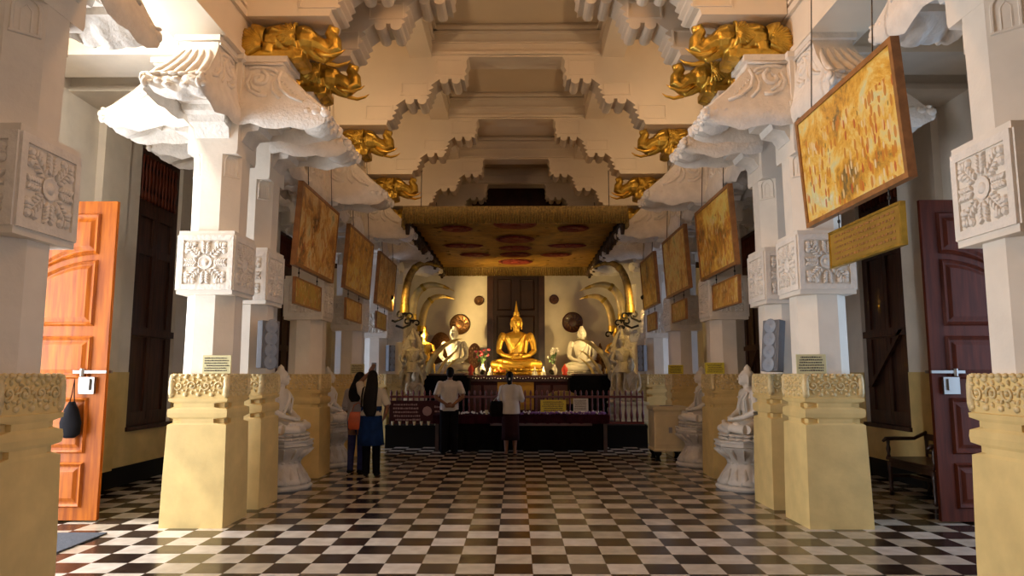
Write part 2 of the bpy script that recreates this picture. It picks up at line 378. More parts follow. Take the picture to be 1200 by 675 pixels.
def scroll_band(b, mx, half, h):
    n = 4; w = 2*half/n
    for i in range(n):
        cx = -half+w*(i+.5); sg = 1 if i % 2 else -1
        b.tube([(x, y, .004) for x, y in arc(cx, 0, .052, 200*sg, 200*sg-430*sg, 14, .012)], .010, 5, mx=mx)
        b.ell((cx, 0, 0), (.018, .018, .022), mx=mx, n=6)
        for a in range(20, 360, 48): leaf(b, cx+.052*math.cos(R(a)), .052*math.sin(R(a)), .042, .012, a+35, .017, mx)
    for i in range(n+1):
        cx = -half*.97+2*half*.97*i/n
        for sy in (-1, 1): b.ell((cx, sy*h*.36, 0), (.030, .024, .018), mx=mx, n=6)
    for k in range(9):
        u = -half+2*half*(k+.5)/9; b.ell((u, h*.44, 0), (.028, .018, .020), mx=mx, n=6)
def sect(h, d):
    e = d if d > 0 else .0008; a = .13 if d > 0 else e
    P = []
    for sx, sy in ((-1,-1),(1,-1),(1,1),(-1,1)):
        c = [(sx*h, sy*(h-a)), (sx*(h-e), sy*(h-a)) , (sx*(h-e), sy*(h-e)), (sx*(h-a), sy*(h-e)), (sx*(h-a), sy*h)]
        P += c if sx*sy > 0 else list(reversed(c))
    return P
def octo(hf, c=None):
    c = hf*.414 if c is None else c
    return [(-c,-hf),(c,-hf),(hf,-c),(hf,c),(c,hf),(-c,hf),(-hf,c),(-hf,-c)]
def make_bracket():
    # drooping lotus bracket in local frame: x outward from the column face, width along y
    b = MB(); prof = [(.50,.235,5.06),(.50,.235,4.99),(.46,.205,4.985),(.46,.205,4.93),(.50,.21,4.86),(.56,.22,4.78),(.62,.23,4.71),(.69,.24,4.63),(.77,.255,4.55),(.85,.27,4.49),(.92,.285,4.44)]
    def ring(d, w, z, amp, drop=0):
        p = [(0, -w)]+[(d*i/6, -w) for i in range(1, 6)]+[(d, -w)]+[(d, -w+2*w*i/10) for i in range(1, 10)]+[(d, w)]+[(d*(6-i)/6, w) for i in range(1, 6)]+[(0, w)]
        out = []
        for k, (x, y) in enumerate(p):
            s_ = amp*(math.sin(k*2.0)*.5+math.sin(k*.9+1)*.5)
            fall = (x/max(d, .01))
            out.append((x+s_*(.5 if abs(y) < w-.001 else 0), y*(1+s_*.8), z+s_*.9 - drop*math.cos(y/w*1.2)*fall))
        return out
    rg = [ring(d, w, z, max(0, (4.9-z))*.045, 0) for d, w, z in prof]
    rg += [ring(.97, .30, 4.37, .045), ring(.95, .29, 4.28, .05), ring(.85, .26, 4.23, .05), ring(.68, .24, 4.28, .03), ring(.60, .23, 4.36, .01), ring(.56, .225, 4.36, 0), ring(.55, .22, 4.42, 0), ring(.44, .215, 4.42, 0), ring(.43, .21, 4.37, 0), ring(.34, .21, 4.36, 0), ring(.33, .20, 4.30, 0), ring(.22, .2, 4.29, 0), ring(.20, .19, 4.22, 0), ring(.08, .19, 4.20, 0), ring(.02, .18, 4.10, 0)]
    b.rings(rg)
    return b.build('bracket', 'carved_white', smooth=True, angle=50)
def bracket_carving():
    b = MB()
    for s in (-1, 1):
        def T(p, r, y=.225, n=6): b.tube([(x, s*(y-.02+max(0, 4.85-z)*.16), z) for x, z in p], r*1.7, n)
        T(arc(.20, 4.80, .10, 80, -280, 16, .03), .017)                    # curled mane
        T([(.08, 4.92), (.16, 4.94), (.26, 4.93), (.36, 4.90), (.40, 4.86)], .014)    # head and beak
        T([(.26, 4.88), (.33, 4.86), (.38, 4.84)], .012)
        T([(.10, 4.86), (.06, 4.76), (.10, 4.66), (.20, 4.60), (.30, 4.60)], .016)
        T([(.13, 4.82), (.10, 4.76), (.13, 4.69), (.22, 4.64)], .012)
        T([(.44, 4.90), (.40, 4.80), (.44, 4.68), (.56, 4.58), (.70, 4.52)], .013)
        T([(.38, 4.84), (.34, 4.74), (.36, 4.64), (.44, 4.56)], .011)
        for i in range(7):
            t = i/6; b.ell((.42+.20*t, s*(.212+.03*t), 4.80-.20*t), (.014, .014, .014), n=6)
            b.ell((.38+.12*t, s*(.212+.03*t), 4.76-.18*t), (.012, .012, .012), n=6)
        b.box(.0, .03, s*.22-.012, s*.22+.012, 4.55, 4.97); b.box(.0, .46, s*.225-.012, s*.225+.012, 4.955, 4.98)
    # front leaves of the drooping face
    for i in range(5):
        y = -.26+.13*i
        b.tube([(.48, y*.5, 4.88), (.565, y*.65, 4.77), (.68, y*.75, 4.64), (.83, y*.85, 4.51), (.94, y*.9, 4.43)], [.014, .028, .034, .036, .018], 7)
    for i in range(7):
        y = -.27+.09*i; b.ell((.94+.01*math.sin(i*2.3), y, 4.43+.012*math.sin(i*3.1)), (.03, .06, .022), n=7); b.ell((.955, y*.95+.03, 4.34+.03*math.sin(i*2.7)), (.035, .05, .03), n=7)
    for s in (-1, 1):
        for i in range(7): b.ell((.36+.10*i, s*(.232+.009*i), 4.50-.012*i-.05*(i>1)), (.06, .028, .05), n=7); b.ell((.46+.085*i, s*.262, 4.34), (.05, .03, .06), n=7)
    return b.build('carving', 'carved_white', smooth=True)
def make_column():
    root = thing('carved_column', '', 'column')
    b = MB(); P = [(.325,.0,0),(.318,.0,.5),(.306,.0,1.03),(.300,.034,1.05),(.300,.034,1.09),(.308,.0,1.11),(.312,.0,1.15),(.308,.0,1.19),(.300,.034,1.21),(.300,.034,1.25),(.306,.0,1.27),(.308,.0,1.30),(.295,.0,1.305),(.295,.0,1.552)]
    b.rings([[(x, y, z) for x, y in sect(h, d)] for h, d, z in P])
    base = b.build('base', 'cream', root)
    b = MB()
    for k in range(4):
        scroll_band(b, face_mx(k, .295, 1.43), .285, .25)
        for z in (1.07, 1.23):      # small four-pointed stars on the grooves
            m = face_mx(k, .305, z)
            for a in (0, 90, 180, 270): leaf(b, 0, 0, .0, .0, a, 0, m) if False else None
    for sx in (-1, 1):
        for sy in (-1, 1): b.lathe([(.026, 1.31), (.036, 1.36), (.034, 1.48), (.024, 1.545)], 8, (sx*.285, sy*.285, 0))
    b.build('carved_band', 'cream_carved', base, smooth=True)
    b = MB(); b.rings([[(x, y, 1.55) for x, y in octo(.262)], [(x, y, 2.40) for x, y in octo(.258)]])
    b.rings([[(x, y, 3.06) for x, y in octo(.262)], [(x, y, 3.95) for x, y in octo(.270)]])
    b.rings([[(x*.272/.272, y, z) for x, y in octo(.272, c)] for c, z in ((.255, 3.93), (.2719, 3.97), (.2719, 4.52))])
    for k in range(4):     # arched stop on each chamfer
        m = Matrix.Rotation(k*PI/2+PI/4, 4, 'Z') @ Matrix.Translation((.268, 0, 0)) @ Matrix(((0,0,1,0),(1,0,0,0),(0,1,0,0),(0,0,0,1)))
        b.tube([(-.075, 3.70, 0), (-.075, 3.86, 0)]+[(x, y, 0) for x, y in arc(0, 3.86, .075, 180, 0, 8)]+[(.075, 3.70, 0)], .013, 6, mx=m)
        b.tube([(-.09, 3.695, 0), (.09, 3.695, 0)], .013, 6, mx=m)
        b.tube([(-.03, 3.71, -.004), (-.03, 3.85, -.004), (0, 3.89, -.004), (.03, 3.85, -.004), (.03, 3.71, -.004)], .009, 5, mx=m)
        b.ell((0, 3.95, .0), (.04, .03, .03), mx=m, n=8)
    shaft = b.build('shaft', 'white', root)
    b = MB(); b.sq([(.268, 2.385), (.296, 2.39), (.296, 3.07), (.268, 3.075)]); blk = b.build('carved_block', 'white', root)
    b = MB()
    for k in range(4): carving_box(b, face_mx(k, .294, 2.73), .296)
    b.build('carving', 'carved_white', blk, smooth=True, angle=35)
    b = MB(); b.sq([(.275, 4.42), (.30, 4.44), (.30, 4.50), (.275, 4.52), (.275, 4.97), (.31, 5.0), (.31, 5.06)]); b.build('capital', 'white', root)
    br = make_bracket(); br.parent = root; cv = bracket_carving(); cv.parent = br
    br.location = (.26, 0, 0)
    for k in (1, 2, 3):
        c = copy_tree(br, root); a = k*PI/2; c.location = (.26*math.cos(a), .26*math.sin(a), 0); c.rotation_euler = (0, 0, a)
    return root
col0 = make_column()
ordn = ['nearest', 'second', 'third', 'fourth', 'fifth', 'sixth', 'seventh']
desc = ['white and cream, cut by the picture edge', 'with yellow notice on its cream base', 'with grey loudspeaker on its white shaft', 'white, between two seated statues', 'white, beyond the far seated statue', 'white, with small loudspeaker near the railing', 'white, beside the altar tusks']
first = True; COLS = {}
for s, X in ((-1, LX), (1, RX)):
    side = 'left' if s < 0 else 'right'
    for i, y in enumerate(CY):
        lab = '%s %s column from the front, %s' % (ordn[i], side, desc[i])
        if first: col0.location = (X, y, 0); col0['label'] = lab; c = col0; first = False
        else: c = dup(col0, lab, (X, y, 0))
        c['group'] = 'carved columns along the nave'
        if i in (1,):   # columns one and two stand close: drop the bracket between them
            pass
        COLS[(side, i)] = c
for side in ('left', 'right'):       # the close-set pair has no brackets between its two columns
    for i, ang in ((1, 90), (2, 270)):
        for ch in list(COLS[(side, i)].children):
            if ch.name.startswith('bracket') and abs((ch.rotation_euler.z % (2*PI)) - R(ang)) < .05:
                for g in list(ch.children): bpy.data.objects.remove(g)
                bpy.data.objects.remove(ch)
# ------------------------------------------------------------ stepped arches
def arch_half():
    P = [(3.03, 5.53), (2.08, 5.53), (2.06, 5.60)]
    def riser(x, z0, z1):      # ribbed corner
        out = []
        n = 3
        for i in range(n):
            za = z0+(z1-z0)*i/n; zb = z0+(z1-z0)*(i+1)/n; xo = x+.10-.10*i/n
            out += [(xo, za+.01), (xo-.035, za+.03), (xo-.045, (za+zb)/2), (xo-.035, zb-.03), (xo, zb-.01)]
        return out
    def lobes(x0, x1, z):      # two hanging rounded lobes between x0 (outer) and x1 (inner)
        w = (x0-x1); r = w*.155; out = []
        for c in (x0-w*.32, x0-w*.76):
            out += [(c+r, z+.03)]+[(c+r*math.cos(R(a)), z-.0+r*.8*math.sin(R(a))) for a in (0, -30, -60, -90, -120, -150, -180)]+[(c-r, z+.03)]
        return out
    P += riser(1.90, 5.60, 5.86) + lobes(1.86, 1.40, 5.93)
    P += riser(1.34, 5.94, 6.20) + lobes(1.30, .86, 6.27)
    P += [(.82, 6.27), (.83, 6.34), (.79, 6.37), (.82, 6.43), (.79, 6.50), (.80, 6.60), (.76, 6.67)]
    return P
AH = arch_half()
def make_arch():
    root = thing('stepped_arch', '', 'arch')
    b = MB(); pts = [(-x, z) for x, z in AH] + [(x, z) for x, z in reversed(AH)] + [(3.03, CEIL-.002), (-3.03, CEIL-.002)]
    b.prism(pts, -.23, .23); b.build('arch_wall', 'arch_white', root)
    b = MB()
    for sy in (-1, 1):
        for s in (-1, 1):
            for x0, x1, z0, z1 in ((.86, 1.30, 6.36, 6.63), (1.42, 1.86, 6.02, 6.24), (1.98, 2.42, 5.62, 5.86)):
                xa, xb = sorted((s*x0, s*x1)); ya, yb = sorted((sy*.23, sy*.245)); t = .022
                b.box(xa, xb, ya, yb, z1-t, z1); b.box(xa, xb, ya, yb, z0, z0+t); b.box(xa, xa+t, ya, yb, z0+t, z1-t); b.box(xb-t, xb, ya, yb, z0+t, z1-t)
        ya, yb = sorted((sy*.23, sy*.29)); b.box(-1.36, 1.36, ya, yb, 6.69, 6.74); b.box(-1.36, 1.36, ya, yb, 7.12, 7.18)
        ya, yb = sorted((sy*.23, sy*.26)); b.box(-1.36, 1.36, ya, yb, 6.9, 6.93); b.box(-3.05, 3.05, ya, yb, 7.06, 7.1)
    b.build('moulding', 'arch_white', root)
    return root
ar0 = make_arch()
for i, y in enumerate(CY):
    lab = 'white stepped arch with scalloped lobes across the nave, %s from the front' % ordn[i]
    if i == 0: ar0.location = (-.02, y, 0); ar0['label'] = lab; a = ar0
    else: a = dup(ar0, lab, (-.02, y, 0))
    a['group'] = 'stepped arches over the nave'
# cross beams over the aisles
bm0 = None; k = 0
for s in (-1, 1):
    for i, y in enumerate(CY):
        x0, x1 = sorted((s*3.56, s*WX)); k += 1
        b = MB().box(x0, x1, y-.27, y+.27, 5.06, AC)
        b.box(x0, x1, y-.30, y+.30, 5.05, 5.12); b.box(x0, x1, y-.30, y+.30, 5.5, 5.56)
        struct(b.build('trim_%d' % (12+k), 'white'))
# ------------------------------------------------------------ gold elephants on the nave brackets
def fan(b, c, pts, s, h):      # fluted shell: ribs radiate from c to the rim points (x, z)
    fine = []
    for i in range(len(pts)-1):
        for q in range(4): fine.append((pts[i][0]*(1-q/4)+pts[i+1][0]*q/4, pts[i][1]*(1-q/4)+pts[i+1][1]*q/4, abs(math.sin((i+q/4)*PI))))
    fine.append((*pts[-1], 0)); rows = []
    for t in (.12, .35, .6, .82, .95, 1.0):
        rows.append([Vector((c[0]+(x-c[0])*t, c[1]+s*(h*math.sin(PI*min(1, t*.85+.1))+r*.022*min(1, t*1.4)), c[2]+(z-c[2])*t)) for x, z, r in fine])
    n = len(fine)
    back = [[Vector((v.x, c[1]-s*.01, v.z)) for v in rows[-1]], [Vector((c[0], c[1]-s*.01, c[2]))+(v-Vector((c[0], v.y, c[2])))*.1 for v in rows[0]]]
    V = [[b.bm.verts.new(p) for p in r] for r in rows+back]; V.append(V[0])
    for a, d in zip(V, V[1:]):
        for i in range(n-1): b.bm.faces.new((a[i], a[i+1], d[i+1], d[i]))
def make_elephant():
    root = thing('gold_elephant', '', 'ornament')
    b = MB()   # local x outward to the nave, z up, origin on the bracket top
    b.box(-.02, .62, -.17, .17, -.01, .10)
    b.ell((.32, 0, .30), (.27, .18, .23)); b.ell((.20, 0, .26), (.22, .17, .18)); b.ell((.60, 0, .29), (.19, .16, .19)); b.ell((.58, 0, .40), (.14, .12, .12)); b.ell((.47, 0, .16), (.2, .15, .14))
    b.tube([(.68, 0, .28), (.80, 0, .22), (.885, 0, .14), (.94, 0, .20), (.935, 0, .32), (.88, 0, .42), (.90, 0, .49), (.945, 0, .47), (.935, 0, .42)], [.13, .12, .10, .085, .075, .068, .058, .048, .036], 10)
    b.tube([(.66, 0, .16), (.76, 0, .08), (.84, 0, .03)], [.08, .055, .03], 8)
    for s in (-1, 1):
        b.tube([(.50, s*.11, .22), (.53, s*.12, .08), (.56, s*.13, -.03)], [.075, .06, .065], 8)
        b.tube([(.24, s*.11, .18), (.22, s*.13, .06)], [.09, .07], 8)
        b.tube([(.18, s*.10, .32), (.30, s*.19, .36), (.42, s*.16, .32), (.46, s*.17, .22), (.40, s*.19, .16)], [.035, .035, .03, .03, .02], 7)
        b.ell((.68, s*.11, .33), (.025, .02, .025), n=8); b.tube([(.60, s*.12, .42), (.70, s*.12, .38), (.75, s*.09, .32)], .018, 6)
        for i in range(4): b.ell((.36+.05*i, s*.17, .36-.02*i), (.022, .022, .022), n=6)
    b.build('body', 'gold', root, remesh=.011, sm_it=1)
    for s in (-1, 1):
        b = MB(); b.tube([(.74, s*.075, .15), (.83, s*.10, .075), (.94, s*.115, .05), (1.04, s*.12, .085), (1.09, s*.12, .13)], [.030, .030, .025, .016, .004], 8); b.build('tusk', 'gold_bright', root, smooth=True)
        # large scalloped ear
        b = MB(); pts = []
        for i in range(15):
            a = R(-100+200*i/14); r = .19*(1+.07*math.cos(i*2.2)); pts.append((.52-r*math.cos(a)*1.05, .30+r*math.sin(a)*.85))
        fan(b, (.54, s*.155, .30), pts, s, .045)
        b.build('ear', 'gold', root, smooth=True)
    for s in (-1, 1):    # scalloped tail fan at the wall
        b = MB()
        pts = [(.16, .10)]+[(.16-.27*math.cos(R(-40+110*i/12))*(1+.06*math.cos(i*2.1)), .16+.30*math.sin(R(-40+110*i/12))*(1+.06*math.cos(i*2.1))) for i in range(13)]+[(.20, .40)]
        fan(b, (.18, s*.15, .18), pts, s, .06)
        b.build('tail_fan', 'gold', root, smooth=True)
    root.scale = (1, 1.15, .87)
    return root
el0 = make_elephant(); n = 0
for s, X in ((-1, LX), (1, RX)):
    side = 'left' if s < 0 else 'right'
    for i in range(0, 6):
        lab = 'gilded elephant with raised trunk above the %s %s column from the front' % (ordn[i], side)
        loc = (X-s*.29, CY[i], 5.065); rz = 0 if s < 0 else PI
        if n == 0: el0.location = loc; el0['label'] = lab; e = el0
        else: e = dup(el0, lab, loc, rz)
        e['group'] = 'gilded elephants under the arches'; n += 1
# floodlights hidden behind the brackets
def make_flood():
    root = thing('floodlight', '', 'lamp')
    b = MB(); b.box(-.09, .09, -.05, .05, .06, .20); b.box(-.02, .02, -.02, .02, -.0, .08); b.box(-.06, .06, -.04, .04, -.005, .01)
    for s in (-1, 1): b.box(s*.10-.006, s*.10+.006, -.02, .02, .0, .14)
    b.build('housing', 'iron', root); MB().box(-.075, .075, .048, .058, .075, .185).build('glass', 'lamp_glass', root)
    return root
fl0 = make_flood(); n = 0
FL = [(4.9, 24), (9.25, 72), (11.75, 62), (14.6, 34)]
for s in (-1, 1):
    side = 'left' if s < 0 else 'right'
    for k, (y, pw) in enumerate(FL):
        x = s*2.86; loc = (x, y, 5.13)
        # small shelf off the clerestory wall carries the lamp
        lab = 'small black floodlight on a shelf behind the %s gilded elephant, %s side' % (ordn[[0, 2, 3, 4][k]], side)
        f = fl0 if n == 0 else dup(fl0, lab, loc)
        f.location = loc; f['label'] = lab; f['group'] = 'floodlights on the side ledges'; n += 1
        xa, xb = sorted((s*2.76, s*3.08)); struct(MB().box(xa, xb, y-.10, y+.12, 5.09, 5.125).build('trim_%d' % (40+n), 'arch_white'))
        spot('lamp_%s' % side, (x, y+.10, 5.30), (x-s*1.5, y+1.9, 7.2), pw, WARM, 150, .8, .05)
# ------------------------------------------------------------ windows and door leaves
def make_window(s, y0, y1, n):
    root = bpy.data.objects.new('window_%d' % n, None); COL.objects.link(root); root['kind'] = 'structure'
    xi = s*(WX+.06); xa, xb = sorted((xi, xi+s*.10)); t = .09
    b = MB(); b.box(xa, xb, y0, y0+t, .88, 4.86); b.box(xa, xb, y1-t, y1, .88, 4.86); b.box(xa, xb, y0, y1, 4.86, 4.95); b.box(xa, xb, y0, y1, .78, .88); b.box(xa, xb, y0+t, y1-t, 4.05, 4.17)
    xc, xd = sorted((s*(WX-.05), s*(WX+.10))); b.box(xc, xd, y0-.02, y1+.02, .74, .80)
    b.build('window_frame', 'shutter_wood', root)
    b = MB(); xc, xd = sorted((xi+s*.03, xi+s*.08)); b.box(xc, xd, y0+t, y1-t, 4.17, 4.86); b.build('backing', 'black', root)
    b = MB(); ny = int((y1-y0-.18)/.10)
    for i in range(ny):
        y = y0+t+.05+(y1-y0-2*t)*(i)/ny
        b.lathe([(.022, 4.17), (.030, 4.25), (.014, 4.33), (.026, 4.45), (.032, 4.52), (.024, 4.60), (.014, 4.70), (.028, 4.78), (.02, 4.86)], 8, (xi-s*.01, y, 0))
    b.build('spindle_grille', 'brown_wood', root, smooth=True)
    ym = (y0+y1)/2
    for a, c in ((y0+t, ym-.004), (ym+.004, y1-t)):
        xc, xd = sorted((xi+s*.02, xi+s*.06)); b = MB().box(xc, xd, a, c, .88, 4.05)
        xc, xd = sorted((xi-s*.01, xi+s*.03)); w = .09
        for ya, yb, za, zb in ((a, a+w, .88, 4.05), (c-w, c, .88, 4.05), (a+w, c-w, .88, 1.0), (a+w, c-w, 3.93, 4.05), (a+w, c-w, 2.1, 2.25), (a+w, c-w, 3.35, 3.47)): b.box(xc, xd, ya, yb, za, zb)
        b.build('shutter', 'shutter_wood', root)
    xc, xd = sorted((xi-s*.06, xi-s*.01)); b = MB().box(xc, xd, y0+.02, y1-.02, 2.12, 2.22)
    b.prism([(y0+.1, 2.2), (y0+.2, 2.2), (y1-.1, 1.35), (y1-.2, 1.35)], xc, xd, 'X') if s > 0 else None
    b.build('bar', 'shutter_wood', root)
k = 1
for s in (-1, 1):
    for a, c in WINS: make_window(s, a, c, k); k += 1
def door_leaf(wd, woodname, name_n, loc, rz, handed):
    root = bpy.data.objects.new('door_%d' % name_n, None); COL.objects.link(root); root['kind'] = 'structure'
    root.location = loc; root.rotation_euler = (0, 0, rz); H = 3.46
    m = woodname
    MB().box(0, wd, -.025, .025, .02, H).build('door_leaf', m, root)
    # panels: (z0, z1); top one with a curved head
    pz = [(.15, .62), (.71, 1.30), (1.50, 1.96), (2.07, 2.80), (2.86, 3.32)]
    for k_, (z0, z1) in enumerate(pz):
        ww = wd; cols = [(.14, ww-.17)]
        for x0, x1 in cols:
            for sy in (-1, 1):
                b = MB(); cv = .10 if k_ in (3, 4) else 0
                def shp(i):
                    q = .30
                    top = [(x0+i+(x1-x0-2*i)*t/6, z1-i-(q*(1-t/6)**2 if k_ == 3 else 0)) for t in range(7)]
                    bot = [(x1-i-(x1-x0-2*i)*t/6, z0+i-(q*(t/6)**2 if k_ == 4 else 0)) for t in range(7)]
                    return top+bot
                A = shp(0); B = shp(.045); C_ = shp(.10)
                y1_, y2_ = sy*.025, sy*.055
                b.rings([[(x, y1_, z) for x, z in A], [(x, y2_, z) for x, z in [(p[0]*.6+q[0]*.4, p[1]*.6+q[1]*.4) for p, q in zip(A, B)]], [(x, sy*.028, z) for x, z in B], [(x, sy*.028, z) for x, z in shp(.06)], [(x, sy*.045, z) for x, z in C_]])
                b.build('panel', m, root)
    for z in (.4, 1.8, 3.1):
        MB().lathe([(.014, 0), (.014, .14)], 8, (0, 0, z)).build('hinge', 'iron', root)
    b = MB()
    for sy in (-1, 1):
        b.box(wd-.34, wd+.02, sy*.05-.012, sy*.05+.012, 1.56, 1.59); b.box(wd-.27, wd-.10, sy*.045-.02, sy*.045+.02, 1.34, 1.52)
        b.box(wd-.20, wd-.14, sy*.075-.012, sy*.075+.012, 1.38, 1.50); b.lathe([(.02, 0), (.02, .08)], 8, (wd-.24, sy*.06, 1.53))
    b.build('lock', 'steel', root)
    return root
door_leaf(1.12, 'orange_wood', 1, (-5.56, 7.70, 0), 0, 1)
door_leaf(1.12, 'brown_wood', 2, (5.56, 7.70, 0), PI, 1)
# door frames
for i, s in enumerate((-1, 1)):
    for a, c, h in DOORS:
        b = MB(); xa, xb = sorted((s*(WX-.02), s*(WX+.37)))
        b.box(xa, xb, a, a+.07, 0, h-.08); b.box(xa, xb, c-.07, c, 0, h-.08); b.box(xa, xb, a, c, h-.08, h); struct(b.build('trim_%d' % (60+i*2+(a > 10)), 'darkwood'))
# ------------------------------------------------------------ paintings over the aisle edge
pal = [
 ((.20,.14,.05), (.55,.28,.04), (.72,.40,.06), (.78,.56,.16), (.62,.60,.30), (.70,.66,.46)),
 ((.12,.09,.03), (.45,.20,.03), (.70,.38,.05), (.80,.58,.14), (.55,.48,.12)),
 ((.30,.14,.03), (.62,.34,.06), (.74,.54,.18), (.60,.50,.16), (.30,.22,.06)),
 ((.10,.07,.03), (.40,.17,.04), (.66,.36,.08), (.72,.55,.26), (.22,.25,.14)),
]
def painting(nm, s, y0, y1, seed, p, label, plq, z0=3.0, z1=4.1):
    X = s*2.93; w = y1-y0; h = z1-z0
    painting_mat('painting_scene_%d' % seed, seed, p)
    root = thing('framed_painting', label, 'painting', (X, (y0+y1)/2, z0), 0, 'framed paintings hung between the columns')
    def lean(o): return o
    tilt = Matrix.Rotation(R(-s*3.5), 4, 'Y'); t = .045
    b = MB(); d = .035
    for a, c, e, f in ((-w/2, w/2, 0, t), (-w/2, w/2, h-t, h), (-w/2, -w/2+t, t, h-t), (w/2-t, w/2, t, h-t)): b.box(-d, d, a, c, e, f, tilt)
    b.box(*sorted((s*.030, s*.036)), -w/2+.01, w/2-.01, .01, h-.01, tilt)
    b.build('frame', 'frame_wood', root)
    b = MB(); b.box(-.02, .028, -w/2+t*.8, w/2-t*.8, t*.8, h-t*.8, tilt); b.build('canvas', 'painting_scene_%d' % seed, root)
    xt = -s*h*math.sin(R(3.5))
    for yy in (-w*.32, w*.32):
        MB().tube([(xt, yy, h*.99), (s*.085, yy, 7.15-z0)], .006, 6).build('cord', 'iron', root)
    # caption board below hangs by two short links
    pw, ph, off, pm = plq
    painting_mat('board_scene_%d' % seed, seed+20, ((.16,.10,.02), (.36,.21,.03), (.50,.32,.05), (.40,.26,.05)) if pm else ((.16,.07,.02), (.52,.25,.04), (.66,.42,.09), (.34,.20,.05)))
    r2 = thing('caption_board', plq_label(label), 'board', (X, (y0+y1)/2+off, z0-.14-ph), 0, 'small boards hanging under the paintings')
    b = MB(); t2 = .022
    for a, c, e, f in ((-pw/2, pw/2, 0, t2), (-pw/2, pw/2, ph-t2, ph), (-pw/2, -pw/2+t2, t2, ph-t2), (pw/2-t2, pw/2, t2, ph-t2)): b.box(-.022, .022, a, c, e, f)
    b.build('frame', 'gold' if pm == 2 else 'frame_wood', r2)
    MB().box(-.012, .014, -pw/2+.015, pw/2-.015, .015, ph-.015).build('panel', 'board_scene_%d' % seed if pm != 2 else 'board_gold', r2)
    for yy in (-pw*.35, pw*.35):
        b = MB(); b.tube([(0, yy, ph), (0, yy, ph+.15)], .006, 6); b.ell((0, yy, ph+.07), (.014, .014, .02), n=8); b.build('link', 'iron', r2)
    if pm == 2:
        b = MB(); random.seed(5)
        for r_ in range(5):
            y = -pw*.42; z = ph*.80-r_*.052
            while y < pw*.40:
                l = random.uniform(.02, .07); b.box(-s*.0145-.001, -s*.0145+.001, y, y+l, z, z+.018); y += l+.02
        b.build('lettering', 'frame_wood', r2)
def plq_label(l): return 'small board under the ' + l.replace('painting', 'picture', 1)
mat('board_gold', (.46, .27, .05), .35, .4, noise=.3, nscale=3)
painting('', 1, 5.12, 6.98, 1, pal[0], 'large crowd scene painting on the right, nearest the camera', (1.25, .34, -.14, 2))
painting('', 1, 9.30, 11.10, 2, pal[1], 'yellow-orange painting second from the front on the right', (1.25, .38, -.30, 0))
painting('', 1, 11.87, 13.68, 3, pal[2], 'yellow painting third from the front on the right', (1.1, .36, .0, 1))
painting('', 1, 14.55, 16.2, 4, pal[1], 'farthest painting on the right, with a red-orange figure', (1.0, .38, .0, 0))
painting('', -1, 9.12, 11.05, 5, pal[3], 'brown-orange painting on the left, nearest the camera', (1.25, .36, -.25, 1), 2.97)
painting('', -1, 11.8, 13.82, 6, pal[1], 'orange procession painting in the middle on the left', (1.2, .38, -.2, 0))
painting('', -1, 14.5, 16.5, 7, pal[3], 'farthest painting on the left, beside the wall bracket', (1.1, .36, -.3, 1))
# ------------------------------------------------------------ notices and loudspeakers on the columns
def text_bars(b, x0, x1, z0, z1, rows, y, rnd, th=.0015, cap=None):
    rh = (z1-z0)/rows
    for r_ in range(rows):
        z = z1-rh*(r_+.5); hh = rh*.26; x = x0+rnd.uniform(0, .1)*(x1-x0); xe = x1-rnd.uniform(0, .12)*(x1-x0)
        while x < xe:
            l = rnd.uniform(.25, .8)*rh
            b.box(x, min(x+l, xe), y-th, y, z-hh, z+hh*rnd.uniform(.4, 1)); x += l+rh*.16
def make_notice(loc, w, h, label, mname, rows, seed, name='notice', rz=0, tilt=0):
    root = thing(name, label, 'sign', loc, rz)
    m = Matrix.Rotation(R(tilt), 4, 'X')
    MB().box(-w/2, w/2, -.008, .008, 0, h, m).build('board', mname, root, bevel=.003)
    b = MB(); text_bars(b, -w*.44, w*.44, h*.10, h*.92, rows, -.0085, random.Random(seed)); o = b.build('lettering', 'ink', root); o.data.transform(m)
    return root
make_notice((-3.14, 7.72-.29, 1.556), .30, .19, 'yellow notice standing on the base of the second left column', 'sign_cream', 6, 1)
make_notice((3.06, 7.72-.285, 1.556), .31, .20, 'yellow notice standing on the base of the second right column', 'sign_cream', 6, 2)
make_notice((3.02, 11.2-.29, 1.556), .29, .17, 'yellow notice on the fourth right column, behind the near statue', 'sign_yellow', 6, 3)
make_notice((3.05, 14.02-.29, 1.556), .29, .17, 'yellow notice on the fifth right column, behind the far statue', 'sign_yellow', 6, 4)
make_notice((-3.08, 14.02-.29, 1.556), .27, .19, 'pale yellow notice on the fifth left column, beside the two women', 'sign_cream', 6, 5)
def speaker(loc, w, h, d, label, rz, tilt=0, cones=4):
    root = thing('column_loudspeaker', label, 'loudspeaker', loc, rz)
    m = Matrix.Rotation(R(tilt), 4, 'X')
    MB().box(-w/2, w/2, -d/2, d/2, 0, h, m).build('cabinet', 'speaker_grey', root, bevel=.008)
    b = MB(); b.box(-w*.42, w*.42, -d/2-.006, -d/2, h*.04, h*.96, m); b.build('grille', 'speaker_grey', root)
    b = MB()
    for i in range(cones):
        z = h*(i+.5)/cones; mm = m @ Matrix.Translation((0, -d/2-.006, z)) @ Matrix.Rotation(R(90), 4, 'X')
        b.lathe([(w*.36, 0), (w*.37, .006), (w*.30, .008), (w*.12, .002), (w*.10, .008), (.001, .012)], 16, mx=mm)
    b.build('driver', 'cone', root, smooth=True)
    b = MB(); b.box(-.02, .02, d/2-.01, d/2+.10, h*.45, h*.55); b.build('wall_mount', 'iron', root)
speaker((-2.955, 8.40, 1.62), .24, .56, .10, 'grey column loudspeaker with four drivers on the third left column', R(55), 0)
speaker((2.96, 8.30, 1.58), .24, .60, .11, 'grey column loudspeaker tilted forward on the third right column', R(-60), -7)
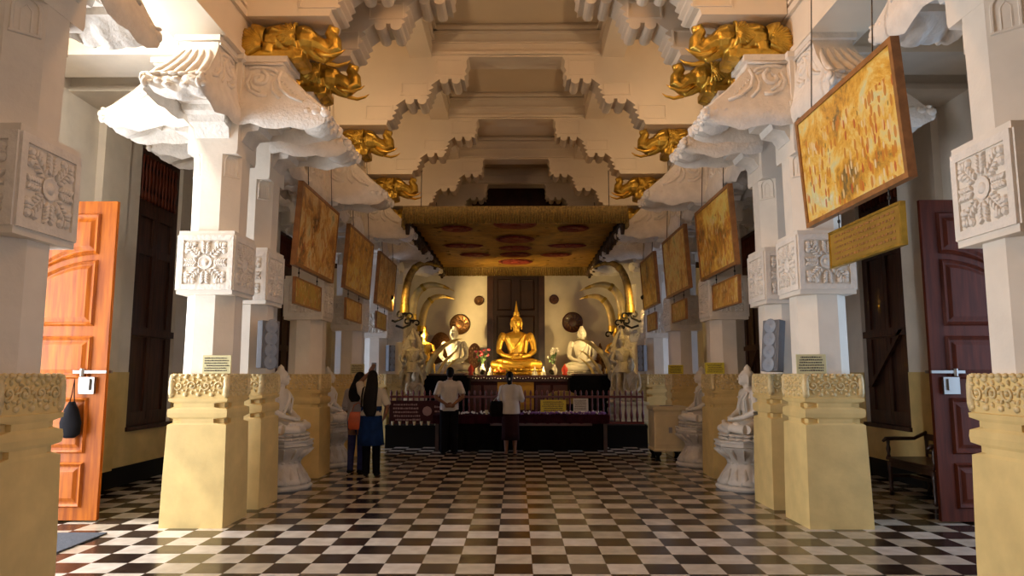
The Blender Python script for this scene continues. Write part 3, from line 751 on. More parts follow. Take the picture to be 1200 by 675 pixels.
speaker((-2.95, 16.55, 1.62), .22, .60, .10, 'small grey loudspeaker on the sixth left column near the railing', R(60), 0)
speaker((2.91, 16.55, 1.62), .22, .60, .10, 'small grey loudspeaker on the sixth right column near the railing', R(-60), 0)
# ------------------------------------------------------------ seated figures
def seated(b, flame=False, cone=False, lap=True, finger=True):
    # unit figure: knees +-.74, faces -Y, seat plane z=0
    for s in (-1, 1):
        b.tube([(s*.20, .18, .17), (s*.45, .02, .17), (s*.64, -.20, .135)], [(.20, .17), (.17, .15), (.12, .115)], 12)        # thigh
        b.tube([(s*.64, -.20, .13), (s*.38, -.42, .12+.03*s), (-s*.10, -.42, .13+.05*s), (-s*.36, -.36, .20+.03*s)], [.12, .10, .08, .055], 10)  # shin
        b.ell((-s*.44, -.34, .25), (.13, .06, .045), rot=(0, 0, R(-s*12)))                                              # foot
    b.ell((0, .10, .18), (.40, .30, .20), n=16)
    for z, w, d, y in ((.0, 0, 0, 0),): pass
    b.rings([[(w*math.cos(2*PI*i/18), y+d*math.sin(2*PI*i/18), z) for i in range(18)] for z, w, d, y in ((.12,.30,.22,.12),(.30,.265,.19,.12),(.45,.235,.165,.12),(.60,.26,.175,.11),(.75,.315,.19,.10),(.88,.37,.185,.10),(.96,.37,.155,.10),(1.02,.28,.12,.10),(1.07,.12,.10,.09))])
    for s in (-1, 1):
        b.ell((s*.385, .10, .93), (.11, .105, .12))
        b.tube([(s*.40, .10, .93), (s*.47, .09, .75), (s*.50, .04, .52)], [.105, .090, .080], 10)
        b.tube([(s*.50, .04, .52), (s*.36, -.14, .40), (s*.12, -.27, .34)], [.080, .066, .050], 10)
        b.ell((s*.385, -.02, .0+.84), (.03, .03, .03), n=6)
        b.ell((s*.02, -.30, .325+.02*s), (.15, .085, .035))                                                           # palm
        for k in range(4): b.tube([(s*.02-s*.04, -.36+.035*k, .34+.02*s), (s*.02-s*.17, -.35+.03*k, .35+.02*s)], [.018, .013], 6)
        b.tube([(s*.12, -.33, .36), (s*.06, -.32, .415), (s*.01, -.32, .42)], [.02, .016, .014], 6)                      # thumb
    b.tube([(0, .09, 1.0), (0, .075, 1.10), (0, .06, 1.20)], [.115, .095, .10], 12)
    b.ell((0, .05, 1.30), (.140, .155, .185), n=18); b.ell((0, .0, 1.235), (.105, .11, .10), n=14); b.ell((0, -.06, 1.165), (.045, .04, .035))
    b.tube([(0, -.095, 1.335), (0, -.125, 1.275), (0, -.128, 1.255)], [.014, .024, .026], 8)                         # nose
    b.ell((0, -.105, 1.205), (.042, .018, .012), n=8); b.ell((0, -.10, 1.186), (.034, .018, .011), n=8)              # mouth
    for s in (-1, 1):
        b.ell((s*.055, -.082, 1.312), (.036, .018, .014), n=8); b.tube([(s*.015, -.105, 1.345), (s*.055, -.105, 1.36), (s*.10, -.075, 1.345)], .009, 6)
        b.tube([(s*.142, .05, 1.36), (s*.158, .06, 1.29), (s*.150, .055, 1.20), (s*.145, .045, 1.13)], [.022, .024, .018, .020], 8)
    # hair cap with curls
    b.ell((0, .075, 1.355), (.152, .158, .155), n=16); b.ell((0, .085, 1.50), (.085, .085, .075), n=12)
    # robe edge over the left shoulder
    b.tube([(.24, -.03, .99), (.14, -.105, .84), (.0, -.105, .66), (-.14, -.08, .50), (-.24, -.02, .36)], [(.03, .02)]*5, 8)
    b.tube([(.30, -.02, .98), (.30, -.115, .80), (.27, -.10, .60), (.25, -.09, .45)], [(.045, .02)]*4, 8)
    for k in range(4): b.tube([(-.40+.02*k, -.30-.03*k, .10+.03*k), (0, -.47, .06+.02*k), (.40-.02*k, -.30-.03*k, .10+.03*k)], .012, 6)
    if flame:
        b.lathe([(.085, 1.52), (.10, 1.545), (.075, 1.58), (.085, 1.60), (.05, 1.64), (.042, 1.72), (.026, 1.80), (.012, 1.90), (.003, 1.98)], 14, (0, .085, 0))
    if cone: b.lathe([(.08, 1.50), (.07, 1.56), (.03, 1.60), (.01, 1.63)], 12, (0, .085, 0))
    return b
def curls(parent, m):
    b = MB(); g = 2.39996
    for i in range(120):
        t = 1-i/150; z = t; r = math.sqrt(max(0, 1-z*z)); a = g*i
        x, y, zz = r*math.cos(a)*.155, .078+r*math.sin(a)*.160, 1.35+z*.160
        if y < -.02 and zz < 1.42: continue
        b.ell((x, y, zz), (.015, .015, .015), n=6)
    b.build('hair_curls', m, parent, smooth=True)
def lotus(b, r, z0, h, n=20, sy=.7):
    b.rings([[(q*r*math.cos(2*PI*i/32), q*r*sy*math.sin(2*PI*i/32), z0+z*h) for i in range(32)] for q, z in ((.98,0),(1.0,.08),(.90,.42),(.86,.5),(.90,.58),(1.0,.92),(.97,1))])
    for i in range(n):
        a = 2*PI*i/n; c, s_ = math.cos(a), math.sin(a)
        for zz, k in ((.26, 1), (.76, 1)):
            b.ell((r*.93*c, r*.93*sy*s_, z0+zz*h), (r*.085, r*.13*1.0, h*.24), rot=(0, 0, a), n=8)
# --- marble statues on pedestals
def make_statue():
    root = thing('seated_statue', '', 'statue')
    b = seated(MB(), cone=True); body = b.build('figure', 'marble', root, remesh=.014, sm_it=1, loc=(0, 0, 0)); body.data.transform(Matrix.Diagonal((.54, .54, .50, 1)) @ Matrix.Translation((0, 0, .14)))
    b = MB(); lotus(b, .40, 0, .075, 20, .75); b.build('lotus_seat', 'stone', root, smooth=True, angle=50)
    return root
def make_pedestal():
    root = thing('lotus_pedestal', '', 'pedestal')
    b = MB(); n = 24
    prof = [(.40,0),(.42,.03),(.42,.07),(.385,.10),(.40,.14),(.36,.22),(.30,.34),(.25,.46),(.245,.50),(.26,.53),(.30,.62),(.36,.71),(.40,.77),(.405,.80)]
    rg = []
    for r, z in prof:
        rg.append([((r+.018*abs(math.sin(6*2*PI*i/48)))*math.cos(2*PI*i/48), (r+.018*abs(math.sin(6*2*PI*i/48)))*math.sin(2*PI*i/48), z) for i in range(48)])
    b.rings(rg); b.build('stem', 'stone', root, smooth=True, angle=50)
    b = MB()
    for k in range(16):
        a = 2*PI*k/16; m = Matrix.Rotation(a, 4, 'Z')
        b.tube([(.405, 0, .10), (.36, 0, .24), (.285, 0, .40)], [(.012, .07), (.012, .055), (.01, .012)], 6, mx=m)
        b.tube([(.275, 0, .56), (.345, 0, .68), (.405, 0, .775)], [(.01, .012), (.012, .055), (.014, .065)], 6, mx=m)
        b.ell((.255, 0, .50), (.02, .03, .02), n=6, mx=m)
    b.build('petals', 'stone', root, smooth=True)
    b = MB(); b.lathe([(.40, .80), (.44, .815), (.44, .85), (.425, .86), (.425, .885), (.445, .895), (.445, .925), (.42, .93)], 8, ph=PI/8)
    b.build('top_slab', 'stone', root)
    return root
st0 = make_statue(); pd0 = make_pedestal(); n = 0
for s, y, w in ((1, 9.95, 'right, nearer the camera'), (1, 12.42, 'right, farther from the camera'), (-1, 9.95, 'left, nearer the camera'), (-1, 12.42, 'left, behind the two women')):
    X = 3.15 if s > 0 else -3.25; rz = -PI/2 if s > 0 else PI/2
    lp = 'white hourglass lotus pedestal standing between columns on the %s' % w
    ls = 'white seated stone figure on the pedestal on the %s' % w
    if n == 0: p, t = pd0, st0; p.location = (X, y, 0); p['label'] = lp; t.location = (X, y, .661); t.rotation_euler = (0, 0, rz); t['label'] = ls
    else: p = dup(pd0, lp, (X, y, 0)); t = dup(st0, ls, (X, y, .661), rz)
    p.scale = (.97, .97, .71); t.scale = (1.16, 1.16, 1.16); p['group'] = 'lotus pedestals between the columns'; t['group'] = 'seated statues on pedestals'; n += 1
# ------------------------------------------------------------ sanctuary
struct(MB().box(-2.84, 2.80, 15.48, YB, 0, .46).box(-2.84, 2.80, 15.44, 15.50, .40, .46).build('floor_platform', 'black'))
# altar door in back wall
root = bpy.data.objects.new('door_3', None); COL.objects.link(root); root['kind'] = 'structure'
b = MB(); b.box(-.90, -.72, YB-.12, YB, .46, 4.55); b.box(.65, .83, YB-.12, YB, .46, 4.55); b.box(-.9, .83, YB-.12, YB, 4.55, 4.75); b.box(-.72, .65, YB-.03, YB+.0, .46, 4.55); b.build('door_frame', 'darkwood', root)
for x0, x1 in ((-.72, -.04), (-.03, .65)):
    b = MB(); b.box(x0, x1, YB-.08, YB-.03, .46, 4.55)
    for z0, z1 in ((.7, 1.9), (2.1, 3.3), (3.45, 4.4)):
        xx0, xx1 = x0+.12, x1-.12
        b.rings([[(x, YB-.08, z) for x, z in ((xx0, z0), (xx1, z0), (xx1, z1), (xx0, z1))], [(x, YB-.11, z) for x, z in ((xx0+.02, z0+.02), (xx1-.02, z0+.02), (xx1-.02, z1-.02), (xx0+.02, z1-.02))], [(x, YB-.085, z) for x, z in ((xx0+.05, z0+.05), (xx1-.05, z0+.05), (xx1-.05, z1-.05), (xx0+.05, z1-.05))]])
    b.build('door_leaf', 'door_dark', root)
# altar counter
root = thing('altar_table', 'long dark red altar table carrying the golden Buddha', 'altar', (-.02, 19.75, .46))
b = MB(); b.box(-2.24, 2.30, -.85, .95, .0, .98); b.build('body', 'maroon', root)
b = MB(); b.box(-2.30, 2.36, -.92, 1.0, .98, 1.06); b.box(-2.27, 2.33, -.88, .97, .90, .96); b.build('top', 'redwood', root)
b = MB()
for i in range(6):
    x0 = -1.36+.46*i
    if 2 <= i <= 3: continue
    b.box(x0+.04, x0+.42, -.875, -.85, .1, .8); 
b.build('panel', 'redwood', root)
b = MB(); b.box(-.50, .46, -.885, -.86, .16, .88); b.prism([(-.5, .88), (.46, .88), (.40, .80), (.2, .86), (0, .80), (-.2, .86), (-.42, .80)], -.90, -.86); b.build('altar_cloth', 'gold_fabric', root)
b = MB()
for i in range(40):
    x = -1.44+2.86*i/39; z = 1.00-.022*abs(math.sin(i*PI/4)); b.ell((x, -.945, z), (.016, .016, .016), n=6)
ol = b.build('bead_garland', 'bulb_white', root)
# golden Buddha
root = thing('golden_buddha', 'large shining golden seated Buddha with flame finial in the centre of the altar', 'statue', (-.02, 20.0, 1.52))
b = seated(MB(), flame=True); body = b.build('figure', 'gold_bright', root, remesh=.010, sm_it=2); body.data.transform(Matrix.Translation((0, 0, .16)) @ Matrix.Diagonal((1.0, .85, 1.0, 1)))
curls(body, 'gold_bright'); cu = body.children[0]; cu.data.transform(Matrix.Translation((0, 0, .16)) @ Matrix.Diagonal((1.0, .85, 1.0, 1)))
b = MB(); lotus(b, .80, .0, .20, 26, .62); b.build('lotus_base', 'gold', root, smooth=True, angle=50)
# marble Buddhas at both sides on dark stands
for s, w in ((-1, 'left'), (1, 'right')):
    x = -1.76 if s < 0 else 1.80
    t = thing('marble_buddha', 'white marble seated Buddha on the %s of the golden one, behind curved tusks' % w, 'statue', (x, 19.7, 1.53), 0, 'white marble Buddhas beside the golden one')
    b = seated(MB(), cone=False); o = b.build('figure', 'marble', t, remesh=.014, sm_it=1); o.data.transform(Matrix.Diagonal((.72, .66, .80, 1)) @ Matrix.Translation((0, 0, .12)))
    b = MB(); lotus(b, .56, 0, .10, 20, .7); b.build('lotus_base', 'marble', t, smooth=True, angle=50)
# carved round halo board behind the left marble Buddha
t = thing('round_fan', 'dark patterned round fan standing beside the left marble Buddha', 'fan', (-1.22, 20.4, 1.53))
b = MB(); mm = Matrix.Translation((0, 0, .55)) @ Matrix.Rotation(R(90), 4, 'X'); b.lathe([(.001, .02), (.20, .025), (.24, .03), (.25, .0), (.24, -.02), (.001, -.02)], 24, mx=mm @ Matrix.Diagonal((.8, 1.45, 1, 1))); b.build('disc', 'bronze', t, smooth=True, angle=40)
b = MB()
for a in range(0, 360, 30):
    for r in (.08, .16): b.ell((r*.8*math.cos(R(a)), -.03, .55+r*1.45*math.sin(R(a))), (.02, .012, .03), n=6)
b.build('pattern', 'ivory', t); MB().lathe([(.02, 0), (.02, .22)], 8).lathe([(.12, 0), (.10, .03), (.02, .04)], 14).build('handle', 'darkwood', t)
# round plaques on the back wall
def plaque(x, z, r, label, m):
    t = thing('round_plaque', label, 'plaque', (x, YB, z)); mm = Matrix.Rotation(R(90), 4, 'X')
    MB().lathe([(r, 0), (r, .03), (r*.93, .05), (r*.86, .035), (r*.4, .03), (r*.36, .045), (r*.2, .05), (.002, .055)], 32, mx=mm).build('disc', m, t, smooth=True, angle=35)
    b = MB()
    for a in range(0, 360, 30): b.tube([(r*.45*math.cos(R(a)), -.04, r*.45*math.sin(R(a))), (r*.75*math.cos(R(a+12)), -.042, r*.75*math.sin(R(a+12)))], r*.05, 6)
    b.build('relief', 'bronze', t)
plaque(-1.72, 3.04, .31, 'large bronze round plaque on the back wall, left of the golden Buddha', 'bronze')
plaque(1.67, 3.10, .31, 'large dark round plaque on the back wall, right of the golden Buddha', 'redwood')
plaque(-1.15, 3.76, .145, 'small bronze round plaque on the back wall, left of the dark door', 'bronze')
plaque(1.12, 3.79, .145, 'small dark round plaque on the back wall, right of the dark door', 'redwood')
# tusks
def bez(p0, p1, p2, p3, n=16):
    p0, p1, p2, p3 = map(Vector, (p0, p1, p2, p3)); o = []
    for i in range(n+1):
        t = i/n; o.append(p0*(1-t)**3+p1*3*t*(1-t)**2+p2*3*t*t*(1-t)+p3*t**3)
    return o
def tusk(pts, r0, label, group, bands=(.0, .5, .55), m='ivory', mount=None, tip=True, cat='tusk'):
    base = pts[0]; t = thing('elephant_tusk', label, cat, tuple(base), 0, group)
    L = [p-base for p in pts]; n = len(L)-1
    rad = [r0*(1-.25*(i/n)-(.70*(i/n)**4 if tip else 0)) for i in range(n+1)]
    MB().tube(L, rad, 12).build('tusk', m, t, smooth=True)
    b = MB()
    for q in bands:
        i = int(q*n); b.tube([L[i]-(L[min(i+1, n)]-L[i])*.05, L[min(i+1, n)]*1.0], [rad[i]*1.14, rad[min(i+1, n)]*1.14], 12)
    b.build('gold_band', 'gold', t, smooth=True, angle=40)
    if mount:
        # dark scrolled holder at the root, reaching back to the column
        s = mount; b = MB()
        b.tube([(x*s, 0, z) for x, z in arc(-.10, -.06, .11, 0, 330, 14, .03)], .024, 7)
        b.tube([(x*s, 0, z) for x, z in arc(.13, -.10, .10, 180, -140, 12, .03)], .022, 7)
        b.tube([(0, 0, .02), (s*-.05, 0, -.14), (s*-.22, 0, -.22), (s*-.40, .0, -.16)], [.035, .03, .028, .03], 8)
        b.ell((0, 0, 0), (.07, .07, .06), n=10); b.build('holder', 'iron', t, smooth=True)
    return t
# back-projected from the picture: (x at depth) left set then mirrored with its own measures
def big(s, y, x0, z0, x1, z1, x2, z2, r, lab, bands=(.0, .5, .9), m='ivory'):
    pts = bez((s*x0, y, z0), (s*x0, y, z0+(z1-z0)*.75), (s*(x1+(x0-x1)*.5), y, z1*1.03), (s*x2, y, z2))
    return tusk(pts, r, lab, 'tusks curving over the altar', bands, m, mount=-s)
for s, w in ((-1, 'left'), (1, 'right')):
    big(s, 16.9, 2.70, 3.02, 2.20, 4.35, 1.75, 4.05, .10, 'tall gilt tusk on the %s, arching highest nearest the column' % w, m='old_gold')
    big(s, 18.2, 2.72, 2.95, 2.1, 3.98, 1.62, 3.68, .115, 'large gilt-banded tusk on the %s, middle of three arching to the wall' % w)
    big(s, 19.4, 2.62, 2.72, 2.1, 3.75, 1.72, 3.60, .11, 'pale tusk on the %s, inner and lowest of three arching to the wall' % w, m='ivory')
for s, w in ((-1, 'left'), (1, 'right')):
    o = 0 if s < 0 else .1
    tusk(bez((s*(2.28+o), 18.02, 1.30), (s*(2.30+o), 18.02, 1.9), (s*(1.95+o), 18.02, 2.35), (s*(1.40+o), 18.02, 2.45)), .085, 'longest ivory tusk curving in front of the %s marble Buddha' % w, 'tusks in front of the marble Buddhas', (.0,))
    tusk(bez((s*(2.05+o), 18.02, 1.35), (s*(2.0+o), 18.02, 1.7), (s*(1.75+o), 18.02, 2.05), (s*(1.48+o), 18.02, 2.15)), .045, 'middle ivory tusk curving in front of the %s marble Buddha' % w, 'tusks in front of the marble Buddhas', (.0,))
    tusk(bez((s*(1.88+o), 18.02, 1.38), (s*(1.85+o), 18.02, 1.6), (s*(1.68+o), 18.02, 1.85), (s*(1.45+o), 18.02, 1.98)), .038, 'shortest ivory tusk curving in front of the %s marble Buddha' % w, 'tusks in front of the marble Buddhas', (.0,))
    t = thing('draped_chest', 'chest draped in black cloth on the %s, holding the ivory tusks' % w, 'chest', (s*(1.75 if s < 0 else 1.85), 18.0, .46), 0, 'black draped chests beside the altar')
    b = MB()
    for k in range(1): b.rings([[(x*(1+.02*math.sin(i*1.7+z*6)), y*(1+.03*math.sin(i*2.3)), z) for i, (x, y) in enumerate([(-.55+1.1*j/8, -.38) for j in range(9)]+[(.55, -.38+.76*j/5) for j in range(1, 6)]+[(.55-1.1*j/8, .38) for j in range(1, 9)]+[(-.55, .38-.76*j/5) for j in range(1, 5)])] for z in (0, .2, .5, .8, 1.0)])
    b.box(-.5, .5, -.33, .33, .98, 1.06); b.build('cloth', 'black_cloth', t, smooth=True, angle=50)
    MB().box(-.45, .45, -.3, .3, 1.05, 1.10).build('lid', 'darkwood', t)
# --- small gilt deities and standing stone guardians
def standing(b, h=1.5):
    k = h/1.5
    for s in (-1, 1):
        b.tube([(s*.10, 0, .72), (s*.13, -.03, .40), (s*.12, 0, .05)], [.10, .075, .05], 10); b.ell((s*.13, -.06, .03), (.06, .11, .035))
        b.tube([(s*.24, 0, 1.16), (s*.33, -.02, .95), (s*.22, -.16, .88)], [.07, .055, .04], 8); b.ell((s*.19, -.19, .89), (.04, .04, .05))
        b.tube([(s*.16, .02, .74), (s*.30, .04, .5), (s*.34, .02, .22)], [.06, .05, .02], 8)
        b.tube([(s*.1, -.1, 1.2), (s*.0, -.13, 1.05), (-s*.02, -.12, .92)], .018, 6)
    b.rings([[(w*math.cos(2*PI*i/14), d*math.sin(2*PI*i/14), z) for i in range(14)] for z, w, d in ((.62,.22,.16),(.78,.19,.13),(.92,.16,.11),(1.08,.22,.13),(1.20,.25,.12),(1.26,.12,.08))])
    b.tube([(0, 0, 1.2), (0, 0, 1.34)], .055, 10); b.ell((0, -.01, 1.42), (.088, .10, .115), n=14); b.ell((0, -.11, 1.41), (.018, .03, .025), n=6)
    b.lathe([(.11, 1.46), (.12, 1.50), (.085, 1.53), (.09, 1.58), (.05, 1.63), (.055, 1.67), (.015, 1.76)], 12)
    return b
def make_guardian(s, w):
    x = s*2.55
    t = thing('guardian_pedestal', 'carved stone pedestal behind the railing on the %s' % w, 'pedestal', (x, 17.3, .46), 0, 'carved pedestals at the sides of the altar')
    b = MB(); b.rings([[(hx*math.cos(2*PI*(i+.5)/8)*1.08, hx*math.sin(2*PI*(i+.5)/8)*.9, z) for i in range(8)] for hx, z in ((.36,0),(.36,.08),(.30,.12),(.30,.36),(.34,.40),(.36,.44),(.31,.48),(.33,.56))]); b.build('block', 'old_stone', t, bevel=.01)
    b = MB()
    for k in range(20):
        a = 2*PI*k/20; b.ell((.33*math.cos(a), .28*math.sin(a), .24), (.05, .05, .09), n=7)
        b.ell((.35*math.cos(a), .30*math.sin(a), .42), (.045, .045, .03), n=6)
    b.build('petals', 'old_stone', t, smooth=True)
    t = thing('guardian_statue', 'tall carved stone guardian standing behind the railing on the %s' % w, 'statue', (x, 17.3, 1.02), 0, 'stone guardians at the sides of the altar', (.8, .8, .92))
    b = standing(MB()); o = b.build('figure', 'old_stone', t, remesh=.014, sm_it=1)
    b = MB()    # flaming carved surround behind the figure
    pts = [(-.36, 0)]+[(-.36+.08*math.sin(i*1.9), .2+.14*i) for i in range(9)]+[(-.16, 1.62), (0, 1.86), (.16, 1.62)]+[(.36-.08*math.sin(i*1.9), .2+.14*i) for i in reversed(range(9))]+[(.36, 0)]
    b.prism(pts, .12, .22)
    for i in range(9):
        for q in (-1, 1): b.ell((q*.30, .11, .2+.14*i), (.05, .03, .05), n=6)
    b.build('surround', 'old_stone', t, smooth=True, angle=40)
make_guardian(-1, 'left'); make_guardian(1, 'right')
for s, w in ((1, 'right'), (-1, 'left')):
    t = thing('stone_devotee', 'small weathered stone figure seated low at the foot of the %s guardian' % w, 'statue', (s*(2.62 if s > 0 else 2.35), 16.35, .93), R(-s*30), 'small stone figures at the feet of the guardians')
    b = seated(MB(), cone=True); o = b.build('figure', 'old_stone', t, remesh=.02, sm_it=1); o.data.transform(Matrix.Diagonal((.38, .38, .62 if s > 0 else .42, 1)))
    t = thing('stone_block', 'low cream block behind the railing under the small stone figure, %s' % w, 'block', (s*(2.62 if s > 0 else 2.35), 16.35, .46), 0, 'low cream blocks behind the railing')
    MB().sq([(.33, 0), (.33, .05), (.30, .07), (.30, .40), (.33, .42), (.33, .47)]).build('block', 'box_cream', t)
gg = None
for k, (x, y, lab, m) in enumerate(((-2.42, 18.62, 'small gilded deity under the tusks, left of the marble Buddha', 'gold_bright'), (2.60, 18.62, 'small gilded deity under the tusks, right of the marble Buddha', 'gold_bright'), (2.45, 20.98, 'orange-brown robed deity figure between gilded deity and right marble Buddha', 'bronze'))):
    t = thing('deity_figure', lab, 'statue', (x, y, 1.38), 0)
    b = standing(MB()); o = b.build('figure', m, t, remesh=.018, sm_it=1); o.data.transform(Matrix.Scale(.62 if k == 2 else .80, 4))
    q = thing('deity_stand', lab.replace('small gilded deity', 'dark wooden stand of the gilded deity').replace('orange-brown robed deity figure', 'dark wooden stand of the orange-brown deity'), 'stand', (x, y, .46), 0)
    MB().sq([(.17, 0), (.17, .06), (.13, .09), (.13, .82), (.18, .86), (.18, .918)]).build('post', 'maroon', q)
# brown oval shield form beside the left gilded deity
t = thing('oval_shield', 'dark brown oval carved shield standing behind the left gilded deity', 'shield', (-2.25, 20.95, .46))
b = MB(); mm = Matrix.Translation((0, 0, 1.75)) @ Matrix.Rotation(R(90), 4, 'X') @ Matrix.Diagonal((1, 1.7, 1, 1)); b.lathe([(.33, 0), (.34, .03), (.29, .05), (.15, .07), (.001, .075)], 28, mx=mm); b.build('shield', 'bronze', t, smooth=True, angle=40)
MB().box(-.04, .04, .0, .05, 0, 1.75).box(-.2, .2, -.1, .15, 0, .04).build('stand', 'darkwood', t)
# --- railing
t = thing('altar_railing', 'red wooden railing with turned balusters along the edge of the black platform', 'railing', (0, 15.62, .46))
b = MB(); b.box(-2.78, 2.75, -.035, .035, .575, .625); b.build('top_rail', 'railwood', t, bevel=.008)
MB().box(-2.78, 2.75, -.03, .03, .02, .07).build('bottom_rail', 'railwood', t)
bal = None
for i in range(46):
    x = -2.75+5.48*i/45
    if bal is None:
        bal = MB().lathe([(.020,.07),(.020,.12),(.030,.15),(.034,.22),(.022,.30),(.016,.36),(.024,.42),(.018,.48),(.020,.575),(.016,.63),(.026,.67),(.018,.72),(.003,.75)], 8).build('baluster', 'railwood', t, smooth=True); bal.location = (x, 0, 0)
    else:
        c = bal.copy(); COL.objects.link(c); c.parent = t; c.location = (x, 0, 0)
# maroon signboard with emblem, hung on the railing at the left
t = thing('maroon_signboard', 'dark maroon signboard with round emblem fixed to the railing on the left', 'sign', (-2.10, 15.50, .60))
MB().box(-.66, .66, -.03, .03, -.10, .38).build('board', 'maroon', t, bevel=.006)
b = MB(); text_bars(b, -.58, .02, -.06, .34, 5, -.031, random.Random(8)); text_bars(b, .30, .60, .02, .30, 3, -.031, random.Random(9)); b.build('lettering', 'ink_light', t)
b = MB(); mm = Matrix.Translation((.16, -.03, .16)) @ Matrix.Rotation(R(90), 4, 'X'); b.lathe([(.10, 0), (.10, .006), (.08, .008), (.07, .004), (.03, .008), (.001, .008)], 20, mx=mm)
for a in range(0, 360, 45): b.ell((.16+.085*math.cos(R(a)), -.036, .16+.085*math.sin(R(a))), (.02, .006, .02), n=6)
b.build('emblem', 'ink_light', t, smooth=True, angle=40)
# row of small white cups beneath the signboard, on the platform edge
cup = None
for i in range(8):
    x = -2.68+.155*i
    if cup is None: cup = tag(MB().lathe([(.022, 0), (.028, .05), (.034, .085), (.030, .085), (.022, .02), (.001, .015)], 12).build('oil_lamp', 'box_cream', smooth=True, angle=40), 'small pale oil lamp cup, one of a row under the maroon signboard', 'lamp', 'oil lamp cups in a row')
    c = cup if i == 0 else cup.copy()
    if i: COL.objects.link(c)
    c.location = (x, 15.465, .46)
# --- offering table
t = thing('offering_table', 'long offering table under dark maroon cloth in front of the railing', 'table', (.06, 14.9, 0))
b = MB(); b.box(-1.74, 1.78, -.38, .38, .68, .73)
for x in (-1.68, 1.72):
    for y in (-.33, .33): b.box(x-.035, x+.035, y-.035, y+.035, 0, .68)
b.build('frame', 'darkwood', t)
b = MB(); nn = 90; rg = []
for z, off in ((.735, 0), (.73, .012), (.66, .02), (.56, .028)):
    rg.append([(-1.76+3.56*i/nn, -.39-off-(.010*math.sin(i*1.1) if z < .7 else 0), z) for i in range(nn+1)])
b.rings([r+[(x, .40, z2) for (x, _, z2) in reversed(r)] for r in rg]); b.build('tablecloth', 'maroon_cloth', t, smooth=True, angle=40)
b = MB(); rg = [[(-1.72+3.48*i/70, -.345-.012*math.sin(i*1.5), z) for i in range(71)]+[(1.76-3.48*i/70, -.33, z) for i in range(71)] for z in (.03, .3, .58)]; b.rings(rg); b.build('skirt', 'black_cloth', t, smooth=True, angle=40)
MB().box(-.6, 1.45, -.425, -.40, .52, .57).build('red_edge', 'redwood', t)
# scattered blossoms: nobody could count the petals
rnd = random.Random(3)
for nm, m, cnt, rng, lab in (('white_blossoms', 'flower_white', 170, (-1.6, 1.75), 'white temple blossoms strewn along the offering table'), ('purple_blossoms', 'flower_purple', 200, (-.3, 1.75), 'purple water lily blossoms heaped along the front of the offering table')):
    b = MB()
    for i in range(cnt):
        x = rnd.uniform(*rng); y = rnd.uniform(-.34, .1) if m != 'flower_purple' else rnd.uniform(-.36, -.2); r = rnd.uniform(.012, .028)
        if abs(x) < .2 and rnd.random() < .4: continue
        b.ell((x, y, .75+rnd.uniform(0, .035)), (r, r, r*.7), rot=(rnd.random(), rnd.random(), 0), n=6)
    o = b.build(nm, m, smooth=True); o.location = (.06, 14.9, 0); tag(o, lab, 'flowers'); o['kind'] = 'stuff'
# four small white lamps on the table front left
cup2 = None
for i in range(4):
    c = cup.copy(); COL.objects.link(c); c.location = (-.62+.10*i, 14.53, .742); c['label'] = 'small white cup on the offering table beside the man, one of a row of four'; c['group'] = 'cups beside the standing man'
# signs on the table
r_ = make_notice((.75, 14.88, .76), .53, .26, 'yellow sign with dark writing standing on the offering table', 'sign_yellow', 5, 12, 'table_sign', 0, -6)
r_ = make_notice((1.32, 14.88, .78), .31, .27, 'white sign with columns of writing, right of the yellow sign', 'sign_white', 7, 13, 'table_sign', 0, -6)
# golden arched shade behind the signs, big dome
t = thing('gilt_fan', 'dull gold arched fan-shaped ornament behind the yellow sign', 'ornament', (1.02, 16.3, .46))
b = MB(); pts = [(-.40, .42)]+[(.40*math.cos(R(a)), .50+.22*math.sin(R(a))) for a in range(180, -1, -12)]+[(.40, .42)]; b.prism(pts, -.02, .02)
for a in range(15, 170, 15): b.tube([(0, -.024, .45), (.36*math.cos(R(a)), -.024, .50+.19*math.sin(R(a)))], .010, 6)
b.build('fan', 'old_gold', t, smooth=True, angle=40); MB().box(-.04, .04, -.03, .03, 0, .5).box(-.15, .15, -.1, .1, 0, .04).build('stand', 'darkwood', t)
# vases and small offerings on the altar
def make_vase(loc, label, fm, m='marble', h=.30):
    t = thing('flower_vase', label, 'vase', loc, 0, 'flower vases on the altar')
    MB().lathe([(.05, 0), (.06, .02), (.085, .10), (.08, .16), (.035, .24), (.03, .28), (.045, .30), (.036, .30), (.02, .25), (.001, .2)], 16).build('vase', m, t, smooth=True, angle=40)
    rn = random.Random(str(loc)); b = MB(); f = MB()
    for i in range(9):
        a = rn.uniform(0, 2*PI); r = rn.uniform(.05, .20); z = rn.uniform(.42, .72)
        b.tube([(0, 0, .27), (r*.4*math.cos(a), r*.4*math.sin(a), z*.75), (r*math.cos(a), r*math.sin(a), z)], .006, 5)
        for q in range(5):
            aa = q*2*PI/5; f.ell((r*math.cos(a)+.022*math.cos(aa), r*math.sin(a)+.01*math.sin(aa), z+.018*math.sin(aa)), (.024, .018, .018), n=6)
        b.ell((r*.6*math.cos(a+.5), r*.6*math.sin(a+.5), z*.8), (.03, .01, .045), n=6)
    b.build('stems', 'leaf', t, smooth=True); f.build('blossoms', fm, t, smooth=True)
make_vase((-.93, 19.2, 1.522), 'white vase with pink flowers on the altar, left of the golden Buddha', 'flower_pink')
make_vase((1.0, 19.2, 1.522), 'white vase with white flowers on the altar, right of the golden Buddha', 'flower_white')
